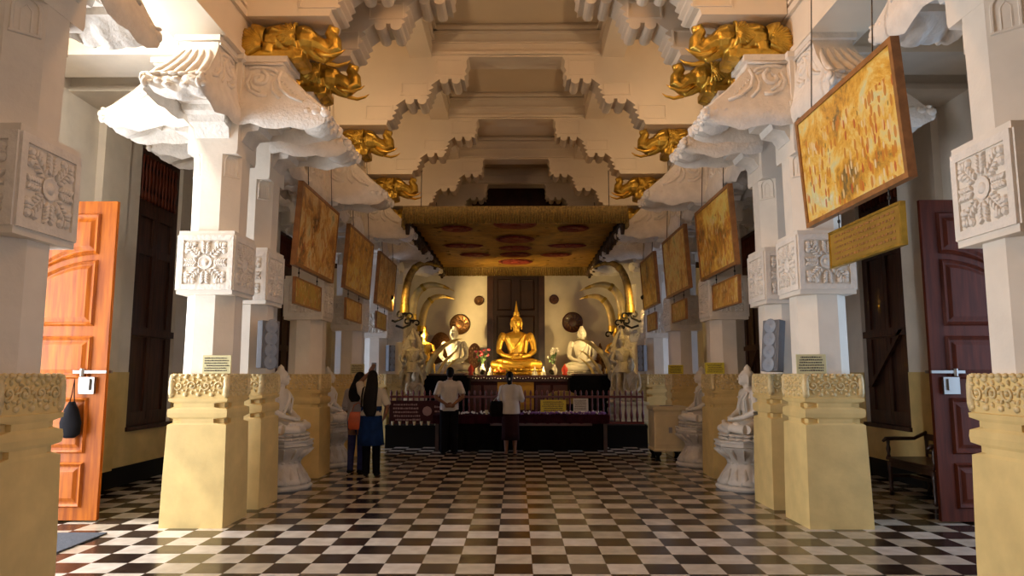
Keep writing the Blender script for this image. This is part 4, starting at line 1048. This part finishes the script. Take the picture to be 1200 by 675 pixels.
for x, lab, m, cat in ((-1.24, 'small red flame-shaped ornament at the left end of the altar', 'red', 'ornament'), (1.28, 'small red flame-shaped ornament at the right end of the altar', 'red', 'ornament')):
    b = MB().lathe([(.06, 0), (.07, .03), (.05, .06), (.09, .13), (.07, .20), (.02, .27), (.004, .32)], 14); tag(b.build('flame_ornament', m, smooth=True, loc=(x, 19.15, 1.522)), lab, cat)
for x, lab in ((-.72, 'small white stupa in front of the golden Buddha, left'), (.47, 'small white stupa in front of the golden Buddha, inner right'), (.70, 'small white stupa in front of the golden Buddha, outer right')):
    b = MB().lathe([(.08, 0), (.08, .02), (.07, .03), (.065, .08), (.03, .12), (.022, .14), (.02, .16), (.004, .24)], 14); tag(b.build('small_stupa', 'marble', smooth=True, loc=(x, 19.05, 1.522), angle=40), lab, 'ornament', 'small white stupas on the altar')
t = thing('offering_tray', 'orange fruit offering on a gilt tray at the left of the golden Buddha', 'tray', (-.46, 19.10, 1.522))
MB().lathe([(.10, 0), (.05, .03), (.20, .06), (.21, .075), (.001, .065)], 20).build('tray', 'gold', t, smooth=True, angle=40)
k = 0
for i in range(7):
    a = i*2*PI/6; r = .11 if i < 6 else 0
    o = MB().ell((0, 0, 0), (.05, .05, .045), n=12).ell((0, 0, .043), (.008, .008, .006), n=6).build('orange_fruit', 'orange', smooth=True)
    o.location = (-.46+r*math.cos(a), 19.10+r*math.sin(a), 1.522+(.115 if i < 6 else .19)); tag(o, 'small orange fruit in the pile on the gilt tray before the golden Buddha', 'fruit', 'fruit on the gilt tray')
# ------------------------------------------------------------ canopy
CZ = 4.74
t = thing('altar_canopy', 'large gold cloth canopy with fringe and red medallions hanging over the altar', 'canopy', (-.04, 0, CZ))
b = MB(); b.box(-2.16, 2.16, 13.4, 20.7, -.04, .02)
nx, ny = 20, 30; V = [[b.bm.verts.new((-2.12+4.24*i/nx, 13.44+7.2*j/ny, -.05-.06*math.sin(PI*i/nx)*math.sin(PI*j/ny)-.012*math.sin(j*1.9)*math.sin(i*.9))) for i in range(nx+1)] for j in range(ny+1)]
for j in range(ny):
    for i in range(nx): b.bm.faces.new((V[j][i], V[j][i+1], V[j+1][i+1], V[j+1][i]))
b.build('cloth', 'gold_fabric', t, smooth=True, angle=40)
def flower_disc(b, cx, cy, rx, ry, n, z):
    for k in range(n):
        a = 2*PI*k/n; b.ell((cx+rx*.62*math.cos(a), cy+ry*.62*math.sin(a), z), (rx*.40, ry*.16*1.6, .022), rot=(0, 0, math.atan2(ry*math.sin(a), rx*math.cos(a))), n=8)
    b.ell((cx, cy, z-.01), (rx*.34, ry*.34, .03), n=12)
def zsag(x, y): return -.055-.06*math.sin(PI*(x+2.12)/4.24)*math.sin(PI*(y-13.44)/7.2)
meds = [(0, 14.5, .40, .40), (0, 16.0, .40, .40), (0, 17.1, .36, .3), (0, 18.1, .36, .36), (0, 19.4, .42, .42), (-1.25, 14.95, .30, .30), (1.25, 14.95, .30, .30), (-1.25, 16.9, .42, .22), (1.25, 16.9, .42, .22), (-1.05, 18.2, .36, .25), (1.05, 18.2, .36, .25)]
for cx, cy, rx, ry in meds:
    b = MB(); flower_disc(b, cx, cy, rx, ry, 12, zsag(cx, cy)-.02); b.lathe([(1.02, 0), (1.08, -.012), (1.14, 0)], 28, mx=Matrix.Translation((cx, cy, zsag(cx, cy)-.012)) @ Matrix.Diagonal((rx, ry, 1, 1)))
    b.build('medallion', 'canopy_red', t, smooth=True)
b = MB()
rn = random.Random(4)
for i in range(60):
    x = rn.uniform(-1.9, 1.9); y = rn.uniform(13.9, 20.2)
    b.ell((x, y, zsag(x, y)-.01), (.05, .05, .012), n=6)
b.build('spangles', 'old_gold', t)
def fringe(b, p0, p1, drop, n, top=.03):
    p0 = Vector(p0); p1 = Vector(p1); d = (p1-p0); L = d.length; d.normalize(); nrm = Vector((-d.y, d.x, 0))
    rows = []
    for z, amp in ((top, .004), (-.06, .008), (-.12, .014), (-drop*.75, .024), (-drop, .028)):
        rows.append([p0+d*(L*i/n)+nrm*(amp*(1 if i % 2 else -1))+Vector((0, 0, z-(.018*((i*7) % 5)/5 if z == -drop else 0))) for i in range(n+1)])
    V = [[b.bm.verts.new(p) for p in r] for r in rows]
    for a, c in zip(V, V[1:]):
        for i in range(n): b.bm.faces.new((a[i], a[i+1], c[i+1], c[i]))
    return b
for p0, p1, n, dr in (((-2.17, 13.38, 0), (2.17, 13.38, 0), 170, .30), ((-2.17, 20.72, 0), (2.17, 20.72, 0), 150, .30), ((-2.17, 13.38, 0), (-2.17, 20.72, 0), 200, .36), ((2.17, 13.38, 0), (2.17, 20.72, 0), 200, .36)):
    b = fringe(MB(), p0, p1, dr, n); o = b.build('fringe', 'fringe', t); md = o.modifiers.new('solid', 'SOLIDIFY'); md.thickness = .006
for s in (-1, 1):
    b = MB()
    for j in range(12):
        y = 13.9+j*.58
        b.tube([(s*2.13, y-.26, -.08), (s*2.10, y-.13, -.26), (s*2.09, y, -.33), (s*2.10, y+.13, -.26), (s*2.13, y+.26, -.08)], [.02, .05, .065, .05, .02], 8)
        b.tube([(s*2.10, y-.29, -.08), (s*2.10, y-.29, -.34), (s*2.10, y-.29, -.48)], [.02, .05, .035], 8); b.ell((s*2.1, y-.29, -.30), (.06, .06, .05), n=8)
    b.build('swag', 'canopy_dark', t, smooth=True)
b = MB()
for x in (-1.9, 1.9):
    for y in (14.02, 16.7, 18.95): b.tube([(x, y, 0), (x, y, .92)], .008, 6)
b.build('hanging_cord', 'iron', t)
# altar lamps: small spotlights clamped to the railing ends and the canopy beams
def altar_lamp(loc, target, pw, label, ang=70):
    t = thing('spotlight', label, 'lamp', loc, 0, 'spotlights on the altar')
    q = (Vector(target)-Vector(loc)).to_track_quat('-Z', 'Y').to_matrix().to_4x4()
    MB().lathe([(.045, -.03), (.06, -.02), (.055, .06), (.03, .11), (.02, .12)], 14, mx=q).build('housing', 'iron', t, smooth=True, angle=40)
    MB().lathe([(.043, -.028), (.001, -.026)], 14, mx=q).build('glass', 'lamp_glass', t)
    dirv = (Vector(target)-Vector(loc)).normalized()
    spot('altar_spot', Vector(loc)+dirv*.08, target, pw*1.35, AMBER, ang, .5, .04); return t
altar_lamp((-2.72, 18.35, 2.55), (.3, 20.4, 2.9), 500, 'small black spotlight fixed to the left column beside the tusks', 95)
altar_lamp((2.68, 18.35, 2.75), (-.6, 20.4, 2.6), 150, 'small black spotlight fixed to the right column beside the tusks', 95)
altar_lamp((-.9, 18.86, 1.62), (0, 20.2, 2.6), 55, 'small black spotlight on the altar edge, left of the centre', 100)
altar_lamp((.9, 18.86, 1.62), (0, 20.2, 2.6), 55, 'small black spotlight on the altar edge, right of the centre', 100)
for s, w in ((-1, 'left'), (1, 'right')):
    altar_lamp((s*2.9, 16.2, 3.3), (s*2.0, 19.0, 2.4), 55, 'small black spotlight high on the sixth %s column facing the tusks' % w, 110)
# ------------------------------------------------------------ donation box, bench, mat, bag
t = thing('donation_box', 'cream donation box on short black feet beside the fifth right column', 'box', (2.76, 13.30, 0))
b = MB(); b.sq([(.30, .17), (.30, .20), (.285, .22), (.285, .88), (.31, .92), (.31, .97)]); b.box(-.26, .26, -.31, -.28, .28, .80); b.build('body', 'box_cream', t, bevel=.006)
MB().box(-.12, .12, -.03, .03, .971, .976).build('slot', 'black', t); MB().box(-.03, .03, -.325, -.31, .5, .6).build('lock', 'steel', t)
for x in (-.22, .22):
    for y in (-.22, .22): MB().sq([(.05, 0), (.035, .03), (.03, .08), (.06, .12), (.06, .17)], (x, y, 0)).build('foot', 'black', t)
t = thing('wooden_bench', 'dark wooden armchair bench with turned legs in the right aisle', 'bench', (5.20, 9.15, 0))
b = MB(); b.box(-.28, .28, -.55, .55, .42, .46); b.build('seat', 'darkwood', t, bevel=.01)
leg = [(.020,0),(.030,.04),(.018,.08),(.030,.16),(.022,.22),(.032,.30),(.032,.40)]
for x in (-.25, .25):
    for y in (-.50, .50): MB().lathe(leg, 10, (x, y, 0)).build('leg', 'darkwood', t, smooth=True)
for y in (-.52, .52):
    b = MB(); b.lathe([(.028,.46),(.018,.50),(.030,.56),(.018,.62),(.024,.68)], 10, (-.25, y, 0)); b.tube([(.27, y, .78), (.10, y, .70), (-.15, y, .70), (-.28, y, .695), (-.32, y, .66)], [.025, .024, .026, .028, .018], 8); b.build('arm', 'darkwood', t, smooth=True)
b = MB(); b.box(-.24, .24, -.50, -.47, .20, .24); b.box(-.24, .24, .47, .50, .20, .24); b.box(-.02, .02, -.5, .5, .20, .24)
for s in (-.25, .25): b.box(s-.012, s+.012, -.5, .5, .34, .42)
b.build('stretcher', 'darkwood', t)
b = MB(); b.box(.25, .29, -.55, .55, .68, .76); b.box(.26, .29, -.55, .55, .50, .54)
for i in range(9): b.lathe([(.012,.54),(.017,.58),(.010,.62),(.012,.68)], 8, (.27, -.48+.12*i, 0))
for y in (-.52, .52): b.box(.25, .29, y-.02, y+.02, .42, .78)
b.build('backrest', 'darkwood', t)
b = MB(); b.box(-.65, .45, -.38, .38, 0, .016); tag(b.build('door_mat', 'mat_grey', bevel=.008, loc=(-4.45, 6.75, .001)), 'dark grey doormat on the sunlit floor by the left door', 'mat')
t = thing('black_bag', 'black cloth bag hanging from the bolt of the open orange door', 'bag', (-4.74, 7.60, 1.16))
b = MB(); b.rings([[(w*math.cos(2*PI*i/12), .045*math.sin(2*PI*i/12), z) for i in range(12)] for w, z in ((.05,-.28),(.11,-.24),(.12,-.12),(.075,.02),(.02,.10))]); b.build('bag', 'bag_black', t, smooth=True)
b = MB(); b.tube([(-.03, 0, .05), (-.01, .01, .20), (0, .02, .34), (.01, .01, .20), (.03, 0, .05)], .006, 6); b.build('strap', 'bag_black', t)
# ------------------------------------------------------------ visitors
def hand(b, wrist, d, palm_n, side, curl=.35, k=1.0):
    d = Vector(d).normalized(); nrm = Vector(palm_n); nrm = (nrm-d*nrm.dot(d)).normalized(); lat = d.cross(nrm).normalized()*side
    w = Vector(wrist)
    b.tube([w-d*.01, w+d*.04*k, w+d*.085*k], [(.026*k, .016*k), (.036*k, .016*k), (.036*k, .014*k)], 8, up=tuple(nrm)) if False else None
    c = w+d*.045*k
    m = Matrix((( *lat, 0), (*d, 0), (*nrm, 0), (0, 0, 0, 1))).transposed()
    m.translation = c
    b.ell((0, 0, 0), (.040*k, .055*k, .017*k), mx=m, n=10)
    for i, (o, L) in enumerate(((-.028, .070), (-.010, .080), (.009, .074), (.027, .058))):
        p0 = w+d*.085*k+lat*o*k; p1 = p0+d*L*.45*k+nrm*curl*.020; p2 = p1+d*L*.35*k+nrm*curl*.05; p3 = p2+d*L*.15*k+nrm*curl*.05
        b.tube([w+d*.05*k+lat*o*k, p0, p1, p2, p3], [.011*k, .010*k, .0095*k, .009*k, .007*k], 6)
    p0 = w+d*.02*k-lat*.03*k; b.tube([p0, p0+d*.03*k-lat*.022*k+nrm*.01, p0+d*.065*k-lat*.026*k+nrm*.02], [.014*k, .011*k, .008*k], 6)
def body_mesh(b, H, J, hip=.165, sh=.185, female=False):
    k = H/1.70
    def P(p): return Vector(p)*k
    # torso
    prof = [(.86,.150,.105),(.92,.168,.115),(1.0,.155,.105),(1.10,.135 if female else .148,.095),(1.22,.155,.105),(1.34,sh,.105),(1.41,sh*.92,.085),(1.45,.09,.07)]
    b.rings([[(w*k*math.cos(2*PI*i/16), d*k*math.sin(2*PI*i/16), z*k) for i in range(16)] for z, w, d in prof])
    hd = J.get('head', (0, 0, 0)); hx, hy = hd[0], hd[1]
    b.tube([P((0, 0, 1.40)), P((hx*.5, hy*.4+.005, 1.49)), P((hx, hy+.01, 1.54))], [.058*k, .050*k, .052*k], 10)
    b.ell(P((hx, hy+.01, 1.615)), (.073*k, .092*k, .105*k), n=14); b.ell(P((hx, hy+.04, 1.555)), (.055*k, .062*k, .050*k), n=12)
    b.tube([P((hx, hy+.100, 1.630)), P((hx, hy+.122, 1.597)), P((hx, hy+.105, 1.588))], [.008*k, .014*k, .011*k], 6)
    b.ell(P((hx, hy+.094, 1.562)), (.022*k, .010*k, .009*k), n=6)
    for s in (-1, 1):
        b.ell(P((hx+s*.030, hy+.088, 1.622)), (.014*k, .008*k, .007*k), n=6); b.ell(P((hx+s*.076, hy+.0, 1.60)), (.010*k, .018*k, .030*k), n=8)
    for s, key in ((-1, 'L'), (1, 'R')):
        sx, el, wr, hn, pn = J['arm'+key]
        sx, el, wr = P(sx), P(el), P(wr)
        b.tube([sx, sx.lerp(el, .5), el], [.054*k, .046*k, .038*k], 10); b.tube([el, el.lerp(wr, .4), wr], [.039*k, .037*k, .024*k], 10); b.ell(sx, (.06*k, .06*k, .06*k), n=10)
        hand(b, wr, hn, pn, s, k=k)
        hp, kn, an = map(P, J['leg'+key])
        b.tube([hp, hp.lerp(kn, .5), kn], [.092*k, .078*k, .056*k], 12); b.tube([kn, kn.lerp(an, .35), an], [.055*k, .055*k, .034*k], 12)
        b.tube([an+Vector((0, -.03, -.03))*k, an+Vector((s*.01, .06, -.045))*k, an+Vector((s*.02, .15, -.055))*k], [(.036*k, .034*k), (.042*k, .032*k), (.036*k, .018*k)], 10)
    return k
STD = dict(armL=((-.185,0,1.385), (-.245,-.02,1.11), (-.235,.03,.86), (0,.1,-1), (1,0,0)), armR=((.185,0,1.385), (.245,-.02,1.11), (.235,.03,.86), (0,.1,-1), (-1,0,0)),
           legL=((-.09,0,.88), (-.10,.02,.48), (-.11,0,.07)), legR=((.09,0,.88), (.10,.02,.48), (.11,0,.07)))
def person(loc, rz, H, label, J, dress, hair, female=False):
    t = thing('person', label, 'person', loc, rz)
    JJ = dict(STD); JJ.update(J); b = MB(); k = body_mesh(b, H, JJ, female=female, sh=.172 if female else .19); b.build('body', 'skin', t, remesh=.0075, sm_it=2)
    dress(t, k, JJ); hair(t, k, JJ.get('head', (0,0,0)))
    return t
def shirt(t, k, J, m, z0, sleeve=.9, loose=.02, long_=False, flare=0):
    b = MB(); f = 1
    pr = [(z0,.170+flare,.118+flare*.6),(z0+.04,.172+flare*.8,.122+flare*.5),(1.0,.166+flare*.4,.115),(1.12,.156,.108),(1.24,.168,.115),(1.34,.193,.116),(1.41,.178,.095),(1.455,.090,.078)]
    pr = [p for p in pr if p[0] >= z0]
    b.rings([[((w+loose)*k*math.cos(2*PI*i/18), (d+loose)*k*math.sin(2*PI*i/18), z*k) for i in range(18)] for z, w, d in pr])
    for key in ('L', 'R'):
        sx, el, wr, _, _ = J['arm'+key]; sx = Vector(sx)*k; el = Vector(el)*k; wr = Vector(wr)*k
        b.ell(sx, (.075*k,)*3, n=10)
        if sleeve <= 1: b.tube([sx, sx.lerp(el, sleeve)], [.074*k, .066*k], 12)
        else: b.tube([sx, el], [.070*k, .058*k], 12); b.tube([el, el.lerp(wr, sleeve-1)], [.058*k, .044*k], 12)
    return b.build('shirt', m, t, remesh=.010, sm_it=2)
def trousers(t, k, J, m, name='trousers', r=(.108, .085, .070)):
    b = MB(); b.rings([[(w*k*math.cos(2*PI*i/16), d*k*math.sin(2*PI*i/16), z*k) for i in range(16)] for z, w, d in ((.82,.175,.122),(.92,.182,.130),(.99,.17,.12))])
    for key in ('L', 'R'):
        hp, kn, an = [Vector(p)*k for p in J['leg'+key]]
        b.tube([hp, hp.lerp(kn, .5), kn, kn.lerp(an, .5), an+Vector((0, 0, -.03))*k], [r[0]*k, r[1]*1.08*k, r[1]*k, r[2]*1.08*k, r[2]*k], 12)
    return b.build(name, m, t, remesh=.010, sm_it=1)
def skirt(t, k, m, z0, w0, name='skirt', zt=1.0):
    b = MB(); n = 40; rg = []
    for q in range(7):
        f = q/6; z = z0+(zt-z0)*f; w = w0+(.172-w0)*min(1, f*1.15); d = w*.72
        rg.append([((w+.008*math.sin(i*1.25)*(1-f))*k*math.cos(2*PI*i/n), (d+.008*math.sin(i*1.25)*(1-f))*k*math.sin(2*PI*i/n), z*k) for i in range(n)])
    b.rings(rg); return b.build(name, m, t, smooth=True)
def shoes(t, k, J, m='black'):
    for key, s in (('L', -1), ('R', 1)):
        an = Vector(J['leg'+key][2])*k; b = MB()
        b.tube([an+Vector((0, -.055, -.038))*k, an+Vector((s*.01, .05, -.040))*k, an+Vector((s*.02, .16, -.048))*k, an+Vector((s*.022, .19, -.05))*k], [(.040*k, .030*k), (.048*k, .030*k), (.042*k, .022*k), (.02*k, .012*k)], 12); b.build('shoe', m, t, smooth=True)
# man in white polo, hands clasped behind his back
def dress_man(t, k, J):
    shirt(t, k, J, 'shirt_white', .86, .85, .016); trousers(t, k, J, 'trousers'); shoes(t, k, J)
    b = MB(); b.rings([[(w*k*math.cos(2*PI*i/14), (.004+w*math.sin(2*PI*i/14))*k, z*k) for i in range(14)] for w, z in ((.075,1.44),(.066,1.475),(.060,1.47))]); b.build('collar', 'shirt_white', t, smooth=True)
def hair_short(t, k, h):
    b = MB(); b.ell((h[0]*k, (h[1]-.005)*k, 1.645*k), (.082*k, .098*k, .090*k), n=14); b.ell((h[0]*k, (h[1]-.045)*k, 1.59*k), (.072*k, .060*k, .075*k), n=12); b.build('hair', 'hair', t, remesh=.010, sm_it=1)
person((-1.33, 14.05, 0), R(2), 1.66, 'man in white shirt and dark trousers, hands clasped behind his back, facing the altar', dict(
    head=(.01, .03, 0), armL=((-.185,0,1.385), (-.27,-.10,1.13), (-.04,-.20,.99), (1,-.05,-.25), (0,1,0)), armR=((.185,0,1.385), (.29,-.09,1.15), (.08,-.20,.98), (-1,-.08,-.15), (0,1,0))), dress_man, hair_short)
# woman in white top and dark skirt
def dress_woman(t, k, J):
    shirt(t, k, J, 'shirt_white', .84, 1.2, .018, flare=.012); skirt(t, k, 'skirt', .30, .185); 
    for key, s in (('L', -1), ('R', 1)):
        an = Vector(J['leg'+key][2])*k; MB().tube([an+Vector((0, -.05, -.062))*k, an+Vector((s*.02, .17, -.062))*k], [(.04*k, .010), (.042*k, .010)], 10).build('sandal', 'bag_black', t, smooth=True)
def hair_bun(t, k, h):
    b = MB(); b.ell((h[0]*k, (h[1]-.005)*k, 1.645*k), (.080*k, .098*k, .088*k), n=14); b.tube([(h[0]*k, (h[1]-.06)*k, 1.66*k), (h[0]*k, (h[1]-.10)*k, 1.58*k), (h[0]*k, (h[1]-.10)*k, 1.48*k), (h[0]*k, (h[1]-.10)*k, 1.41*k)], [.055*k, .062*k, .052*k, .02*k], 10); b.build('hair', 'hair', t, remesh=.010, sm_it=1)
    MB().box(-.010, .016, -.012, .0, -.02, .02).build('hair_clip', 'steel', t).location = (h[0]*k, (h[1]-.155)*k, 1.57*k)
p = person((-.13, 14.05, 0), R(-2), 1.58, 'woman in white top and dark maroon skirt facing the altar, holding her arms in front', dict(
    head=(-.02, .04, 0), armL=((-.17,0,1.37), (-.235,.02,1.12), (-.08,.22,1.10), (1,.3,0), (0,-1,0)), armR=((.17,0,1.37), (.25,.0,1.13), (.10,.22,1.12), (-1,.3,.1), (0,-1,0)),
    legL=((-.08,0,.88), (-.085,.01,.48), (-.09,0,.07)), legR=((.08,0,.88), (.085,.01,.48), (.09,0,.07))), dress_woman, hair_bun, True)
def hang_bag(loc, m, w, h, d, label, strap, name='shoulder_bag', rz=0, sm='bag_black'):
    t = thing(name, label, 'bag', loc, rz)
    b = MB(); b.rings([[(sx*w/2*q, sy*d/2*q2, z) for sx, sy in ((-1,-1),(-.5,-1.15),(0,-1.2),(.5,-1.15),(1,-1),(1,1),(.5,1.15),(0,1.2),(-.5,1.15),(-1,1))] for q, q2, z in ((.80,.7,-h),(.95,1,-h*.9),(1.0,1,-h*.5),(.86,.7,-h*.1),(.80,.45,0))]); b.build('bag', m, t, smooth=True, angle=50)
    MB().tube(strap, .007, 6, flat=1).build('strap', sm, t, smooth=True)
hang_bag((-.40, 14.0, 1.03), 'bag_black', .26, .30, .10, 'black shoulder bag hanging at the left side of the woman in the white top', [(-.08, 0, -.02), (.06, -.03, .15), (.11, -.03, .29), (.13, .02, .315), (.12, .06, .28), (.10, .03, 0)], rz=R(15), sm='shirt_cream')
# two young women at the left, seen from behind
def dress_a(t, k, J):
    shirt(t, k, J, 'shirt_grey', .88, 1.3, .012); trousers(t, k, J, 'jeans', r=(.098, .070, .052)); shoes(t, k, J)
def hair_long(L, w=1.0):
    def f(t, k, h):
        b = MB(); b.ell((h[0]*k, (h[1]-.005)*k, 1.645*k), (.086*k, .102*k, .092*k), n=14)
        z = 1.68; pts = []; rad = []; n = 8
        for i in range(n+1):
            f_ = i/n; zz = 1.66-(1.66-L)*f_; yy = -.06-.10*min(1, f_*2.2)+.0*f_; pts.append(((h[0]*(1-f_)+.012*math.sin(f_*7))*k, (h[1]*(1-f_)+yy)*k, zz*k)); rad.append((w*(.078+.035*math.sin(f_*PI*.8))*k*(1 if f_ < .9 else .7), .045*k))
        b.tube(pts, rad, 12, up=(0, 1, 0))
        rg = [[(x, y, z_) for x, y, z_ in [(p[0]+r[0]*math.cos(2*PI*i/12), p[1]+r[1]*math.sin(2*PI*i/12), p[2]) for i in range(12)]] for p, r in zip(pts, rad)]
        b.rings(rg)
        b.build('hair', 'hair', t, remesh=.010, sm_it=1)
    return f
person((-2.55, 11.45, 0), R(-8), 1.56, 'woman in grey top and blue jeans with long dark hair, left of the pair', dict(head=(.02, .03, 0),
    armL=((-.17,0,1.37), (-.23,-.01,1.12), (-.18,.14,.98), (.2,1,.1), (1,0,0)), armR=((.17,0,1.37), (.235,-.03,1.13), (.20,.10,.97), (0,1,.1), (-1,0,0)),
    legL=((-.08,0,.88), (-.10,.02,.48), (-.10,-.02,.07)), legR=((.08,0,.88), (.07,.02,.48), (.06,.02,.07))), dress_a, hair_long(1.22), True)
def dress_b(t, k, J):
    shirt(t, k, J, 'shirt_cream', .98, 1.0, .014); skirt(t, k, 'blue_cloth', .50, .215, 'tunic', 1.14); trousers(t, k, J, 'trousers', r=(.095, .072, .062)); shoes(t, k, J)
person((-2.26, 11.12, 0), R(4), 1.58, 'woman with very long black hair and blue tunic raising a phone overhead', dict(head=(0, .04, 0),
    armL=((-.17,0,1.38), (-.22,.10,1.52), (-.07,.20,1.70), (.5,.1,.9), (0,-1,0)), armR=((.17,0,1.37), (.27,-.06,1.15), (.21,.02,.93), (-.5,.3,-.6), (-1,.3,0)),
    legL=((-.08,0,.88), (-.07,.02,.48), (-.065,0,.07)), legR=((.08,0,.88), (.09,.02,.48), (.10,0,.07))), dress_b, hair_long(.98, 1.05), True)
t = thing('phone', 'dark phone held up above the head of the woman in the blue tunic', 'phone', (-2.285, 11.355, 1.66), R(4))
MB().box(-.038, .038, -.005, .005, -.07, .07).build('case', 'phone', t, bevel=.004); MB().box(-.033, .033, -.0065, -.005, -.06, .06).build('screen', 'cone', t)
hang_bag((-2.49, 11.14, .97), 'bag_orange', .24, .27, .11, 'orange-red handbag on the back of the woman in jeans', [(-.08, 0, -.01), (-.05, .01, .10), (.02, .01, .14), (.07, .01, .10), (.08, 0, -.01)], 'handbag', sm='bag_orange')
MB_s = thing('bag_strap', 'dark shoulder strap across the cream top of the woman in the blue tunic', 'strap', (-2.26, 11.12, 0), R(4))
MB().tube([(-.12, .02, 1.355), (-.125, -.06, 1.33), (-.13, -.148, 1.22), (-.135, -.150, 1.05)], [(.014, .006)]*4, 8).build('strap', 'bag_black', MB_s, smooth=True)
